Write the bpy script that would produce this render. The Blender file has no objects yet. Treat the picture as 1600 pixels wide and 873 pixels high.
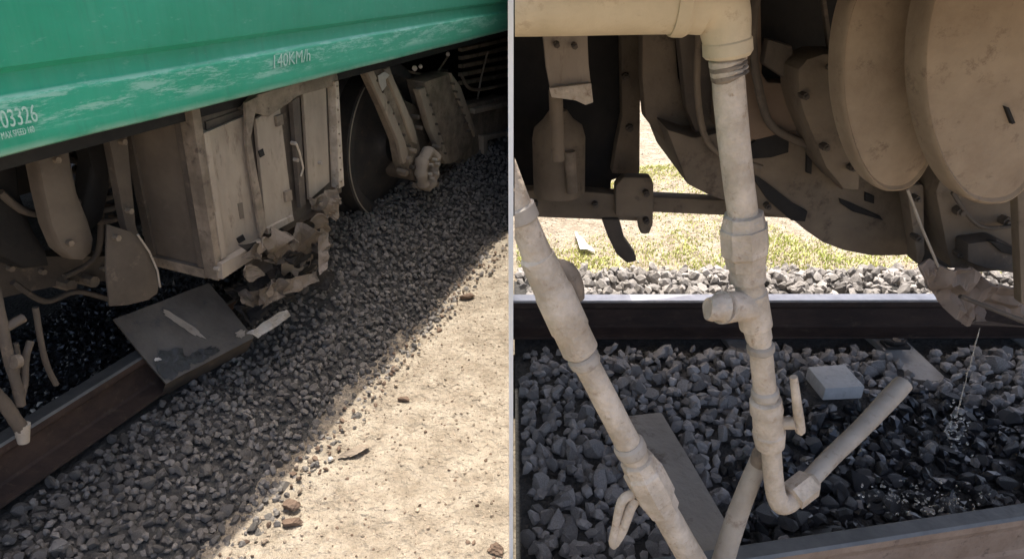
import bpy, bmesh, math, random
import numpy as np
from mathutils import Vector, Matrix, noise
random.seed(7); rng = np.random.default_rng(7)
scene = bpy.context.scene
COL = scene.collection
# ------------------------------------------------------------------ camera, sky, sun, exposure
CAMH, F, PITCH = 1.5, 1018.0, math.radians(27)
cd = bpy.data.cameras.new('camera'); cam = bpy.data.objects.new('camera', cd); COL.objects.link(cam)
cd.sensor_width = 36; cd.lens = F / 1600 * 36; cd.clip_start = 0.05; cd.clip_end = 2000
cam.location = (0, 0, CAMH); cam.rotation_euler = (math.radians(90) - PITCH, 0, 0)
scene.camera = cam
SUN_EL = 74
w = bpy.data.worlds.new('World'); scene.world = w; w.use_nodes = True
nt = w.node_tree; bg = nt.nodes['Background']; sk = nt.nodes.new('ShaderNodeTexSky')
sk.sky_type = 'NISHITA'; sk.sun_disc = False; sk.sun_elevation = math.radians(SUN_EL); sk.sun_rotation = 0
sk.dust_density = 6.0; sk.air_density = 0.8
nt.links.new(sk.outputs[0], bg.inputs[0]); bg.inputs[1].default_value = 0.15
sd = bpy.data.lights.new('sun', 'SUN'); sun = bpy.data.objects.new('sun', sd); COL.objects.link(sun)
sd.energy = 2.35; sd.angle = math.radians(0.5); sd.color = (1, .95, .87)
sun.rotation_euler = (-math.radians(90 - SUN_EL), 0, 0); sun.location = (0, 4, 9)
vs = scene.view_settings; vs.view_transform = 'Standard'; vs.look = 'None'; vs.gamma = 1; vs.exposure = 1.52
scene.cycles.max_bounces = 8

# ------------------------------------------------------------------ geometry helpers
C = Vector((0, 0, CAMH)); cp, sp = math.cos(PITCH), math.sin(PITCH)
def ray(px, py):
    x, u = px - 800, 436 - py
    return Vector((x, F * cp + u * sp, u * cp - F * sp))
def onY(px, py, Y): d = ray(px, py); return C + d * (Y / d.y)            # a point on an upright plane Y metres ahead
def onZ(px, py, z=0.0): d = ray(px, py); return C + d * ((z - CAMH) / d.z)  # a point at height z
def rad(px, py, Y, r): return r * Y / ray(px, py).y                      # length at that depth
T = ray(1190, -52).normalized(); U = ray(651, 2434).normalized() * -1
M = U.cross(T).normalized(); U = T.cross(M).normalized()
FR = Matrix(((T.x, M.x, U.x, 0), (T.y, M.y, U.y, 0), (T.z, M.z, U.z, CAMH), (0, 0, 0, 1)))  # leaning coach frame
FI = FR.inverted()
def loc(px, py, axis, val):        # coach-frame point where the sight line meets plane axis=val
    d = FI.to_3x3() @ ray(px, py); return d * (val / d[axis])
def LD(px, py, D): return loc(px, py, 1, D)
TH = Vector((T.x, T.y, 0)).normalized(); NH = Vector((-TH.y, TH.x, 0))

CLIPX = {1: .004, -1: -.008}
def new_obj(name, bm, mat, parent=None, smooth=False, bevel=0, clip=0, mats=None):
    if bevel:
        es = [e for e in bm.edges if len(e.link_faces) == 2 and e.calc_face_angle(0) > .5]
        try: bmesh.ops.bevel(bm, geom=es, offset=bevel, segments=2, affect='EDGES', profile=.6, clamp_overlap=True)
        except Exception: pass
    if clip:                      # cut off what would pass through the added white divider
        mw = parent_matrix(parent)
        co = mw.inverted() @ Vector((CLIPX[clip], 0, 0)); no = (mw.to_3x3().inverted() @ Vector((clip, 0, 0))).normalized()
        g = bm.verts[:] + bm.edges[:] + bm.faces[:]
        bmesh.ops.bisect_plane(bm, geom=g, plane_co=co, plane_no=no, clear_inner=True)
        ed = [e for e in bm.edges if len(e.link_faces) == 1 and abs((mw @ e.verts[0].co).x - CLIPX[clip]) < 1e-4 and abs((mw @ e.verts[1].co).x - CLIPX[clip]) < 1e-4]
        if ed:
            try: bmesh.ops.holes_fill(bm, edges=ed)
            except Exception: pass
    me = bpy.data.meshes.new(name); bm.to_mesh(me); bm.free()
    for m in (mats or [mat]): me.materials.append(m)
    if smooth:
        me.polygons.foreach_set('use_smooth', [True] * len(me.polygons))
        try: me.set_sharp_from_angle(angle=math.radians(38 if smooth is True else smooth))
        except Exception: pass
    o = bpy.data.objects.new(name, me); COL.objects.link(o)
    if parent: o.parent = parent
    return o
PM = {}
def parent_matrix(p): return Matrix.Identity(4) if p is None else PM[p.name] if p.name in PM else parent_matrix(p.parent)
def empty(name, label, cat, matrix=None, group=None):
    o = bpy.data.objects.new(name, None); COL.objects.link(o); o.empty_display_size = .1
    if matrix is not None: o.matrix_world = matrix; PM[o.name] = matrix
    o['label'] = label; o['category'] = cat
    if group: o['group'] = group
    return o
def tag(o, label, cat, group=None):
    o['label'] = label; o['category'] = cat
    if group: o['group'] = group
    return o
def kind(o, k, label=None, cat=None):
    o['kind'] = k
    if label: o['label'] = label
    if cat: o['category'] = cat
    return o
def V(p): return Vector(p)
def prism(bm, pts, ext, mi=0):     # polygon extruded by a vector
    a = [bm.verts.new(p) for p in pts]; b = [bm.verts.new(V(p) + V(ext)) for p in pts]
    fs = [bm.faces.new(a), bm.faces.new(b[::-1])]
    n = len(a)
    for i in range(n): fs.append(bm.faces.new((a[(i+1) % n], a[i], b[i], b[(i+1) % n])))
    for f in fs: f.material_index = mi
    bmesh.ops.recalc_face_normals(bm, faces=fs)
    return fs
def box(bm, x0, x1, y0, y1, z0, z1):
    return prism(bm, [(x0, y0, z0), (x1, y0, z0), (x1, y1, z0), (x0, y1, z0)], (0, 0, z1 - z0))
def tube(bm, pts, rs, seg=16, wob=0.0, caps=True):
    pts = [V(p) for p in pts]; n = len(pts)
    if not hasattr(rs, '__len__'): rs = [rs] * n
    rings = []; ref = None
    for i in range(n):
        t = (pts[min(i+1, n-1)] - pts[max(i-1, 0)])
        if t.length < 1e-9: t = Vector((0, 0, 1))
        t.normalize()
        if ref is None:
            ref = t.orthogonal().normalized()
        ref = (ref - t * ref.dot(t)).normalized(); b = t.cross(ref)
        ring = []
        for k in range(seg):
            a = 2 * math.pi * k / seg
            r = rs[i]
            if wob: r *= 1 + wob * noise.noise(Vector((math.cos(a) * 1.7, math.sin(a) * 1.7, i * .8)) + pts[i] * 9)
            ring.append(bm.verts.new(pts[i] + (ref * math.cos(a) + b * math.sin(a)) * r))
        rings.append(ring)
    for i in range(n - 1):
        for k in range(seg):
            bm.faces.new((rings[i][k], rings[i][(k+1) % seg], rings[i+1][(k+1) % seg], rings[i+1][k]))
    if caps: bm.faces.new(rings[0][::-1]); bm.faces.new(rings[-1])
    return rings
def smooth_path(pts, n=6):         # Catmull-Rom through the points (point, radius)
    out = []
    P = [pts[0]] + list(pts) + [pts[-1]]
    for i in range(1, len(P) - 2):
        for k in range(n):
            t = k / n
            def h(a, b, c, d): return .5 * ((2*b) + (c-a)*t + (2*a-5*b+4*c-d)*t*t + (3*b-a-3*c+d)*t**3)
            out.append(tuple(h(P[i-1][j], P[i][j], P[i+1][j], P[i+2][j]) for j in range(4)))
    out.append(tuple(P[-2])); return out
def crumple(name, corners, nu, nv, amp, freq, mat, parent=None, thick=.002, seed=0, clip=0, holes=0.0, curl=None, flat=True):
    a, b, c, d = [V(p) for p in corners]      # a-b along u at v=0, d-c along u at v=1
    nrm = (b - a).cross(d - a).normalized(); bm = bmesh.new(); g = {}
    for i in range(nu + 1):
        for j in range(nv + 1):
            u, v = i / nu, j / nv
            p = a * (1-u) * (1-v) + b * u * (1-v) + c * u * v + d * (1-u) * v
            q = p * freq + Vector((seed * 3.1, seed, 0))
            off = (1 - 2 * abs(noise.noise(q))) * .9 - .4 + .5 * noise.noise(q * 2.3) 
            side = Vector((noise.noise(q * 1.7 + Vector((9, 0, 0))), noise.noise(q * 1.7 + Vector((0, 9, 0))), noise.noise(q * 1.7 + Vector((0, 0, 9)))))
            p = p + nrm * off * amp + side * amp * .6
            if curl: p = p + curl(u, v)
            g[i, j] = bm.verts.new(p)
    for i in range(nu):
        for j in range(nv):
            if holes and noise.noise(Vector((i * .6 + seed, j * .6, seed))) > holes: continue
            bm.faces.new((g[i, j], g[i+1, j], g[i+1, j+1], g[i, j+1]))
    for v_ in [v_ for v_ in bm.verts if not v_.link_faces]: bm.verts.remove(v_)
    bmesh.ops.recalc_face_normals(bm, faces=bm.faces[:])
    r = bmesh.ops.solidify(bm, geom=bm.faces[:], thickness=thick)
    return new_obj(name, bm, mat, parent, smooth=not flat, clip=clip)

# ------------------------------------------------------------------ materials
def mat(name, c1, c2=None, c3=None, scale=6, rough=.75, metal=0, bump=.3, bscale=40, stretch=(1, 1, 1), spread=(.35, .7), island=0, bdist=.01, spec=.4):
    m = bpy.data.materials.new(name); m.use_nodes = True; n = m.node_tree.nodes; L = m.node_tree.links
    p = n['Principled BSDF']; p.inputs['Roughness'].default_value = rough; p.inputs['Metallic'].default_value = metal
    p.inputs['Specular IOR Level'].default_value = spec
    tc = n.new('ShaderNodeTexCoord'); mp = n.new('ShaderNodeMapping'); mp.inputs['Scale'].default_value = stretch
    L.new(tc.outputs['Object'], mp.inputs[0])
    t = n.new('ShaderNodeTexNoise'); t.inputs['Scale'].default_value = scale; t.inputs['Detail'].default_value = 8; t.inputs['Roughness'].default_value = .65
    L.new(mp.outputs[0], t.inputs['Vector'])
    r = n.new('ShaderNodeValToRGB'); e = r.color_ramp.elements
    e[0].position, e[1].position = spread; e[0].color = (*c1, 1); e[1].color = (*(c2 or c1), 1)
    L.new(t.outputs['Fac'], r.inputs[0]); out = r.outputs[0]
    if c3:
        t3 = n.new('ShaderNodeTexNoise'); t3.inputs['Scale'].default_value = scale * 2.7; t3.inputs['Detail'].default_value = 9; t3.inputs['Roughness'].default_value = .75
        L.new(mp.outputs[0], t3.inputs['Vector'])
        r3 = n.new('ShaderNodeValToRGB'); r3.color_ramp.elements[0].position = .56; r3.color_ramp.elements[1].position = .68
        L.new(t3.outputs['Fac'], r3.inputs[0])
        x = n.new('ShaderNodeMix'); x.data_type = 'RGBA'; L.new(r3.outputs[0], x.inputs[0]); L.new(out, x.inputs[6]); x.inputs[7].default_value = (*c3, 1); out = x.outputs[2]
    if island:
        gi = n.new('ShaderNodeNewGeometry'); oi = n.new('ShaderNodeObjectInfo')
        ad = n.new('ShaderNodeMath'); ad.operation = 'ADD'; L.new(gi.outputs['Random Per Island'], ad.inputs[0]); L.new(oi.outputs['Random'], ad.inputs[1])
        fr = n.new('ShaderNodeMath'); fr.operation = 'FRACT'; L.new(ad.outputs[0], fr.inputs[0])
        mr = n.new('ShaderNodeMapRange'); mr.inputs[3].default_value = 1 - island; mr.inputs[4].default_value = 1 + island; L.new(fr.outputs[0], mr.inputs[0])
        hs = n.new('ShaderNodeHueSaturation'); L.new(mr.outputs[0], hs.inputs['Value']); L.new(out, hs.inputs['Color']); out = hs.outputs[0]
    L.new(out, p.inputs['Base Color'])
    if bump:
        b = n.new('ShaderNodeBump'); b.inputs['Strength'].default_value = bump; b.inputs['Distance'].default_value = bdist
        t2 = n.new('ShaderNodeTexNoise'); t2.inputs['Scale'].default_value = bscale; t2.inputs['Detail'].default_value = 6
        L.new(tc.outputs['Object'], t2.inputs['Vector']); L.new(t2.outputs['Fac'], b.inputs['Height']); L.new(b.outputs[0], p.inputs['Normal'])
    return m
m_sand = mat('sand', (.265, .22, .165), (.395, .34, .265), (.21, .17, .125), scale=11, rough=.95, bump=1, bscale=38, spread=(.38, .62), bdist=.045, spec=.1)
m_bed = mat('ballast_grit', (.045, .043, .04), (.08, .075, .068), scale=30, rough=.95, bump=1, bscale=60, bdist=.02)
m_stone = mat('ballast_rock', (.125, .113, .10), (.205, .186, .166), (.28, .245, .20), scale=9, rough=.9, bump=.8, bscale=90, island=.3, bdist=.006)
m_stoneR = mat('grey_ballast_rock', (.19, .176, .163), (.32, .298, .275), (.42, .38, .33), scale=9, rough=.8, bump=.6, bscale=80, island=.4, bdist=.006)
m_wet_shade = mat('oily_and_shade_dark_rock', (.012, .013, .015), (.032, .032, .034), scale=12, rough=.28, bump=.5, bscale=60, island=.5, bdist=.005, spec=.6)
m_clod = mat('sand_clod', (.26, .205, .15), (.38, .31, .235), scale=20, rough=.95, bump=.5, island=.3)
m_brown = mat('brown_clod', (.11, .072, .05), (.20, .14, .10), scale=14, rough=.95, bump=.6)
m_dust = mat('dusty_grey_brown_paint', (.17, .135, .10), (.30, .24, .18), (.10, .075, .058), scale=9, rough=.85, bump=.5, spread=(.4, .62))
m_dustl = mat('pale_dusty_paint', (.27, .22, .17), (.42, .35, .27), (.20, .15, .11), scale=6, rough=.8, bump=.25, stretch=(1, 1, .35))
m_dustd = mat('dark_dusty_metal', (.07, .057, .046), (.13, .104, .08), (.18, .14, .105), scale=5, rough=.8, bump=.3)
m_black = mat('black_metal_and_shade', (.012, .011, .011), (.026, .023, .02), scale=6, rough=.8, bump=.2)  # near-black metal; also stands in for deep shade on backings and slots
m_hull = mat('dust_coated_underframe', (.135, .105, .075), (.22, .172, .122), (.09, .068, .05), scale=4, rough=.85, bump=.35)
m_tank = mat('dust_coated_drum', (.27, .20, .135), (.40, .31, .215), (.20, .145, .10), scale=6, rough=.8, bump=.4, bscale=25)
m_pipe = mat('cream_dusty_pipe', (.40, .33, .25), (.58, .49, .39), (.29, .215, .15), scale=14, rough=.8, bump=.6, bscale=75, spread=(.4, .62))
m_pipe2 = mat('yellow_cream_pipe', (.46, .375, .245), (.60, .50, .345), (.38, .29, .19), scale=7, rough=.65, bump=.2)
m_pipeg = mat('grey_dusty_pipe', (.30, .26, .21), (.42, .37, .31), (.22, .17, .13), scale=9, rough=.75, bump=.3)
m_rust = mat('rusty_rail_steel', (.035, .022, .017), (.075, .045, .032), (.10, .068, .045), scale=12, rough=.85, bump=.35, stretch=(.4, 1, 1))
m_railtop = mat('worn_rail_head', (.34, .33, .33), (.5, .49, .48), scale=14, rough=.38, metal=.6, bump=.1)
m_railgrey = mat('dull_rail_head', (.11, .11, .105), (.18, .175, .165), scale=14, rough=.5, metal=.3, bump=.2)
m_railsand = mat('sand_dusted_rail', (.27, .18, .12), (.38, .27, .19), (.13, .085, .06), scale=10, rough=.9, bump=.4)
m_conc = mat('grey_concrete', (.19, .18, .165), (.28, .265, .245), (.12, .105, .09), scale=7, rough=.9, bump=.5)
m_concl = mat('pale_concrete', (.32, .30, .275), (.42, .40, .37), (.25, .23, .21), scale=7, rough=.9, bump=.5)
m_plate = mat('oily_brown_plate', (.085, .075, .066), (.15, .133, .112), (.06, .06, .065), scale=5, rough=.55, bump=.3, metal=.1)
m_shiny = mat('bare_scraped_metal', (.45, .42, .38), (.62, .58, .53), scale=12, rough=.45, metal=.3, bump=.3)
m_torn = mat('torn_dusty_sheet', (.15, .12, .095), (.26, .215, .175), (.08, .062, .05), scale=10, rough=.75, bump=.4)
m_white = mat('white_board', (.78, .78, .76), (.84, .84, .82), scale=2, rough=.6, bump=.05)
m_letter = mat('faded_white_lettering', (.25, .5, .4), (.62, .76, .68), scale=90, rough=.7, bump=0)
m_paper = mat('white_litter', (.7, .68, .62), (.8, .78, .72), scale=12, rough=.7, bump=.2)
m_green_grass = mat('dry_green_grass', (.40, .46, .12), (.60, .58, .24), scale=3, rough=.8, bump=0, island=.35)

def green_paint():
    m = bpy.data.materials.new('scuffed_green_paint'); m.use_nodes = True; n = m.node_tree.nodes; L = m.node_tree.links
    p = n['Principled BSDF']; p.inputs['Roughness'].default_value = .3; p.inputs['Specular IOR Level'].default_value = .5
    tc = n.new('ShaderNodeTexCoord')
    def nz(scale, st, detail=8, rgh=.65):
        mp = n.new('ShaderNodeMapping'); mp.inputs['Scale'].default_value = st; L.new(tc.outputs['Object'], mp.inputs[0])
        t = n.new('ShaderNodeTexNoise'); t.inputs['Scale'].default_value = scale; t.inputs['Detail'].default_value = detail; t.inputs['Roughness'].default_value = rgh
        L.new(mp.outputs[0], t.inputs['Vector']); return t.outputs['Fac']
    def ramp(s, a, b, c0=(0, 0, 0), c1=(1, 1, 1)):
        r = n.new('ShaderNodeValToRGB'); e = r.color_ramp.elements; e[0].position, e[1].position = a, b; e[0].color = (*c0, 1); e[1].color = (*c1, 1); L.new(s, r.inputs[0]); return r.outputs[0]
    def mix(f, a, b):
        x = n.new('ShaderNodeMix'); x.data_type = 'RGBA'; L.new(f, x.inputs[0])
        for s, v in ((6, a), (7, b)):
            if isinstance(v, tuple): x.inputs[s].default_value = (*v, 1)
            else: L.new(v, x.inputs[s])
        return x.outputs[2]
    def math_(op, a, b):
        k = n.new('ShaderNodeMath'); k.operation = op; k.use_clamp = True
        for i, v in enumerate((a, b)):
            if isinstance(v, (int, float)): k.inputs[i].default_value = v
            else: L.new(v, k.inputs[i])
        return k.outputs[0]
    base = ramp(nz(2.2, (1, 1, 1)), .3, .7, (.003, .31, .165), (.022, .38, .225))
    vert = ramp(nz(9, (3, 1, .25)), .48, .7)
    base = mix(math_('MULTIPLY', vert, .3), base, (.08, .40, .26))
    drip = ramp(nz(16, (2.5, 1, .16), 6), .55, .72)
    base = mix(math_('MULTIPLY', drip, .45), base, (.02, .20, .13))
    grime = ramp(nz(70, (1, 1, 1), 10, .8), .5, .75)
    base = mix(math_('MULTIPLY', grime, .25), base, (.10, .22, .16))
    # chalky dust grows towards the far end of the coach
    sx = n.new('ShaderNodeSeparateXYZ'); L.new(tc.outputs['Object'], sx.inputs[0])
    far = n.new('ShaderNodeMapRange'); far.inputs[1].default_value = .3; far.inputs[2].default_value = 3.2; far.inputs[3].default_value = 0; far.inputs[4].default_value = .42; L.new(sx.outputs[0], far.inputs[0])
    base = mix(far.outputs[0], base, (.13, .38, .27))
    # rubbed streaks that run along the lower band, between two heights
    h0, h1 = BAND
    def edge(v, a, b):
        r = n.new('ShaderNodeMapRange'); r.inputs[1].default_value = a; r.inputs[2].default_value = b; L.new(v, r.inputs[0]); return r.outputs[0]
    inb = math_('MULTIPLY', edge(sx.outputs[2], h0, h0 + .02), edge(sx.outputs[2], h1 + .008, h1 - .004))
    sc = ramp(nz(7, (.8, 1, 5.0), 12, .82), .49, .56)
    base = mix(math_('MULTIPLY', math_('MULTIPLY', inb, sc), .75), base, (.30, .56, .45))
    lip = math_('MULTIPLY', edge(sx.outputs[2], h_bot + .022, h_bot + .008), ramp(nz(8, (.6, 1, 1)), .35, .55))  # lip highlight painted in as a streaky pale strip
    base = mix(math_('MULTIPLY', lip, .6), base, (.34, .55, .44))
    sc2 = ramp(nz(26, (.7, 1, 2), 8, .7), .6, .68)
    base = mix(math_('MULTIPLY', sc2, .3), base, (.30, .52, .42))
    L.new(base, p.inputs['Base Color'])
    b = n.new('ShaderNodeBump'); b.inputs['Strength'].default_value = .35; b.inputs['Distance'].default_value = .02
    L.new(nz(3.5, (1, 1, 1.6), 3), b.inputs['Height']); L.new(b.outputs[0], p.inputs['Normal'])
    return m

# ================================================================== THE SETTING
def sheet(name, x0, x1, y0, y1, nx, ny, zf, mt, keep=None):
    xs = np.linspace(x0, x1, nx + 1); ys = np.linspace(y0, y1, ny + 1)
    vs_ = [(x, y, zf(x, y)) for y in ys for x in xs]
    fs = []
    for j in range(ny):
        for i in range(nx):
            if keep and not keep((xs[i] + xs[i+1]) / 2, (ys[j] + ys[j+1]) / 2): continue
            k = j * (nx + 1) + i; fs.append((k, k+1, k+nx+2, k+nx+1))
    me = bpy.data.meshes.new(name); me.from_pydata(vs_, [], fs); me.materials.append(mt)
    me.polygons.foreach_set('use_smooth', [True] * len(fs))
    o = bpy.data.objects.new(name, me); COL.objects.link(o); return o
GZ = -.15
def ground_z(x, y):
    d = max(abs(x), abs(y))
    if d > 12: return GZ
    p = Vector((x, y, 0))
    z = GZ + .018 * noise.noise(p * 1.6) + .009 * noise.noise(p * 3.7) + .012 * noise.noise(p * 8) + .006 * noise.noise(p * 19)
    if x > 0 and y > 3.0: z += .05 * noise.noise(p * 1.2) 
    return z
# near sand finely meshed, the far plain coarse, both one sheet
def ground():
    def axis(lo, hi, step, far):
        a = list(np.arange(lo, hi, step)); return [-far, -200, -60, lo - 6] + a + [hi + 6, 60, 200, far]
    xs = axis(-3.0, 6.0, .035, 900); ys = axis(.6, 8.0, .035, 900)
    vs_ = [(x, y, ground_z(x, y)) for y in ys for x in xs]; nx = len(xs)
    fs = [(j*nx+i, j*nx+i+1, (j+1)*nx+i+1, (j+1)*nx+i) for j in range(len(ys)-1) for i in range(nx-1)]
    me = bpy.data.meshes.new('ground'); me.from_pydata(vs_, [], fs); me.materials.append(m_sand)
    me.polygons.foreach_set('use_smooth', [True] * len(fs))
    o = bpy.data.objects.new('ground', me); COL.objects.link(o); return kind(o, 'structure')
ground()
def lat(x, y): return x * NH.x + y * NH.y          # distance to the left, square to the track
def edge_q(x, y): return 1.262 + .035 * noise.noise(Vector((x, y, 3)) * 2.2) + .012 * noise.noise(Vector((x, y, 1)) * 12)
def bedL(x, y):
    q = lat(x, y) - edge_q(x, y)
    s = min(max(q / .42, 0), 1); al = x * TH.x + y * TH.y; m = min(max((al - 1.75 - .25 * noise.noise(Vector((x, y, 4)) * 2)) / .45, 0), 1) * min(max((q - .25) / .4, 0), 1)
    return GZ - .02 + .205 * m * m * (3 - 2 * m) + .135 * (s * s * (3 - 2 * s)) + .012 * noise.noise(Vector((x, y, 0)) * 5)
def bedR(x, y):
    s = min(max((3.26 - y) / .3, 0), 1); z = GZ - .02 + .135 * s
    if .9 < x and y < 2.0: z -= .008
    return z + .010 * noise.noise(Vector((x, y, 0)) * 5)
bL = kind(sheet('ballast_bed', -7, -.012, .6, 13, 140, 250, bedL, m_bed, lambda x, y: lat(x, y) > edge_q(x, y) - .03 and lat(x, y) < 5.5), 'structure')
bR = kind(sheet('ballast_bed', .012, 7, .55, 3.4, 140, 70, bedR, m_bed), 'structure')
# added white board dividing the two views, hiding where each stretch ends
bm = bmesh.new(); box(bm, -.0065, .0025, 1.12, 12.5, -.2, 1.53)
kind(new_obj('divider_board', bm, m_white), 'structure')

# ---------------- loose rocks
def ico(sub):
    bm = bmesh.new(); bmesh.ops.create_icosphere(bm, subdivisions=sub, radius=1)
    v = np.array([x.co[:] for x in bm.verts]); f = np.array([[q.index for q in x.verts] for x in bm.faces]); bm.free(); return v, f
def rock_variants(n, sub, lo=.42, hi=.86):
    v, f = ico(sub); out = []
    for _ in range(n):
        w_ = v.copy()
        for _k in range(12):
            d = rng.normal(size=3); d /= np.linalg.norm(d); o = rng.uniform(lo, hi); s = w_ @ d; w_ = w_ - np.outer(np.clip(s - o, 0, None), d)
        w_ *= rng.uniform([.85, .75, .55], [1.25, 1.1, .9]); w_ += rng.normal(size=w_.shape) * .012
        out.append(w_)
    return out, f
def rotmats(n):
    q = rng.normal(size=(n, 4)); q /= np.linalg.norm(q, axis=1)[:, None]; a, b, c, d = q.T
    return np.stack([1-2*(c*c+d*d), 2*(b*c-a*d), 2*(b*d+a*c), 2*(b*c+a*d), 1-2*(b*b+d*d), 2*(c*d-a*b), 2*(b*d-a*c), 2*(c*d+a*b), 1-2*(b*b+c*c)], 1).reshape(n, 3, 3)
RV1, RF1 = rock_variants(24, 1); RV2, RF2 = rock_variants(20, 2)
def rock_mesh(name, pos, size, mats, mi, parent=None):
    n = len(pos); R = rotmats(n); k = rng.integers(0, len(RV1), n); Vv = np.array(RV1)[k] * size[:, None, None]
    Vv = np.einsum('nij,nkj->nki', R, Vv) + pos[:, None, :]
    nv = Vv.shape[1]; Fv = (RF1[None] + (np.arange(n) * nv)[:, None, None]).reshape(-1, 3)
    me = bpy.data.meshes.new(name); me.vertices.add(n * nv); me.vertices.foreach_set('co', Vv.reshape(-1))
    me.loops.add(Fv.size); me.loops.foreach_set('vertex_index', Fv.reshape(-1))
    me.polygons.add(len(Fv)); me.polygons.foreach_set('loop_start', np.arange(0, Fv.size, 3)); me.polygons.foreach_set('loop_total', np.full(len(Fv), 3))
    for m in mats: me.materials.append(m)
    me.polygons.foreach_set('material_index', np.repeat(mi, len(RF1)).astype(np.int32)); me.polygons.foreach_set('use_smooth', np.zeros(len(Fv), bool))
    me.update(); me.validate(); o = bpy.data.objects.new(name, me); COL.objects.link(o)
    if parent: o.parent = parent
    return o
def rock_singles(pos, size, mats, mi, parent):
    meshes = {}
    R = rotmats(len(pos))
    for i in range(len(pos)):
        key = (int(rng.integers(0, len(RV2))), int(mi[i]))
        if key not in meshes:
            me = bpy.data.meshes.new('ballast_stone'); me.from_pydata([tuple(v) for v in RV2[key[0]]], [], [tuple(int(q) for q in f) for f in RF2])
            me.materials.append(mats[key[1]]); me.polygons.foreach_set('use_smooth', [True] * len(me.polygons)); me.set_sharp_from_angle(angle=math.radians(22)); meshes[key] = me
        o = bpy.data.objects.new('ballast_stone', meshes[key]); COL.objects.link(o)
        o.matrix_world = Matrix.Translation(V(pos[i])) @ Matrix(R[i].tolist()).to_4x4() @ Matrix.Scale(float(size[i]), 4)
        o.parent = parent
def project(P):
    d = P - np.array([0, 0, CAMH]); x = d[:, 0]; fw = d[:, 1] * cp - d[:, 2] * sp; u = d[:, 1] * sp + d[:, 2] * cp
    return 800 + F * x / fw, 436 - F * u / fw, fw
def scatter(x0, x1, y0, y1, step, zf, keep, jz, smin, smax):
    gx, gy = np.meshgrid(np.arange(x0, x1, step), np.arange(y0, y1, step)); g = np.stack([gx.ravel(), gy.ravel()], 1)
    g += rng.uniform(-.5, .5, g.shape) * step
    g = np.array([p for p in g if keep(p[0], p[1])])
    s = rng.uniform(smin, smax, len(g)) * rng.choice([1, 1, 1, .75, 1.25], len(g))
    z = np.array([zf(x, y) for x, y in g]) + rng.uniform(jz[0], jz[1], len(g)) + s * .25
    return np.column_stack([g, z]), s

# rail lines
def line(p, q): p, q = V(p), V(q); d = (q - p); d.z = 0; return p, d.normalized()
azL = math.radians(21.5); dL = Vector((math.sin(azL), math.cos(azL), 0)); pL = onZ(110, 627, .165)
pN = onZ(1130, 852, .165); dN = (onZ(1600, 782, .165) - pN).normalized()
pF = onZ(800, 470.5, .165); dF = (onZ(1470, 469, .165) - pF).normalized()
def rail_dist(p, d, x, y): n = Vector((-d.y, d.x)); return (x - p.x) * n.x + (y - p.y) * n.y
# sleepers on the right: (world centre at the far end, direction)
sl_dir = Vector((.165, -.986, 0)).normalized()
SL = [(.47, 1.86), (1.075, 1.9), (1.70, 1.98), (2.33, 2.04)]
def sleeper_hit(x, y):
    for k, (sx, sy) in enumerate(SL):
        o = Vector((x - sx, y - sy, 0)); a = o.dot(sl_dir); b = abs(o.dot(Vector((sl_dir.y, -sl_dir.x, 0))))
        if k == 0 and -.02 < a < .9 and b < .085: return True
        if k == 2 and -.5 < a < -.13 and b < .09: return True
        if k == 3 and -.5 < a < -.3 and b < .08: return True
    return False
BLK = (onZ(1262, 572, .06), onZ(1320, 568, .06), onZ(1352, 603, .06), onZ(1290, 606, .06))
def block_hit(x, y):
    c = sum(BLK, Vector()) / 4; return abs(x - c.x) < .11 and abs(y - c.y) < .075
# left bed
def keepL(x, y): 
    q = lat(x, y); rd = rail_dist(pL, dL, x, y)
    return edge_q(x, y) - .02 < q < 2.9 and (not (-.055 < rd < .12) or x * TH.x + y * TH.y > 1.95) and x < -.035
P1, S1 = scatter(-3.2, -.02, .9, 5.0, .030, bedL, keepL, (-.012, .014), .013, .023)
P1b, S1b = scatter(-3.2, -.02, .9, 5.0, .034, bedL, keepL, (-.004, .022), .012, .021)
P2, S2 = scatter(-3.2, -.02, 5.0, 9.0, .05, bedL, keepL, (-.01, .02), .018, .032)
PL = np.concatenate([P1, P1b, P2]); S_L = np.concatenate([S1, S1b, S2])
# right bed
def keepR(x, y):
    rn = rail_dist(pN, dN, x, y); rf = y - pF.y
    return x > .045 and not (-.13 < rn < .04) and not (-.09 < rf < .12) and not sleeper_hit(x, y) and not block_hit(x, y)
Q1, R1 = scatter(.03, 3.3, 1.0, 2.36, .046, bedR, keepR, (-.01, .012), .025, .040)
Q1b, R1b = scatter(.03, 3.3, 1.0, 2.36, .052, bedR, keepR, (.005, .028), .020, .034)
Q2, R2 = scatter(.03, 3.9, 2.47, 3.36, .046, bedR, keepR, (-.01, .04), .024, .042)
Q2b, R2b = scatter(.03, 3.9, 2.47, 3.24, .07, bedR, keepR, (.02, .06), .024, .042)
QR = np.concatenate([Q1, Q1b, Q2, Q2b]); S_R = np.concatenate([R1, R1b, R2, R2b])
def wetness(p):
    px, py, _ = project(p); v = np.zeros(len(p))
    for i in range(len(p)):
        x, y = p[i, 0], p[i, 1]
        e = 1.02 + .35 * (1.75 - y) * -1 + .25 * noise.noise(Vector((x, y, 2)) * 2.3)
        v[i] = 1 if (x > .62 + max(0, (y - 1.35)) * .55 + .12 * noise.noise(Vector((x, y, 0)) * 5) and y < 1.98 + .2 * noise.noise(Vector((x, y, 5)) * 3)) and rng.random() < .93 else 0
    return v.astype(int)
wet = wetness(QR)
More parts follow.
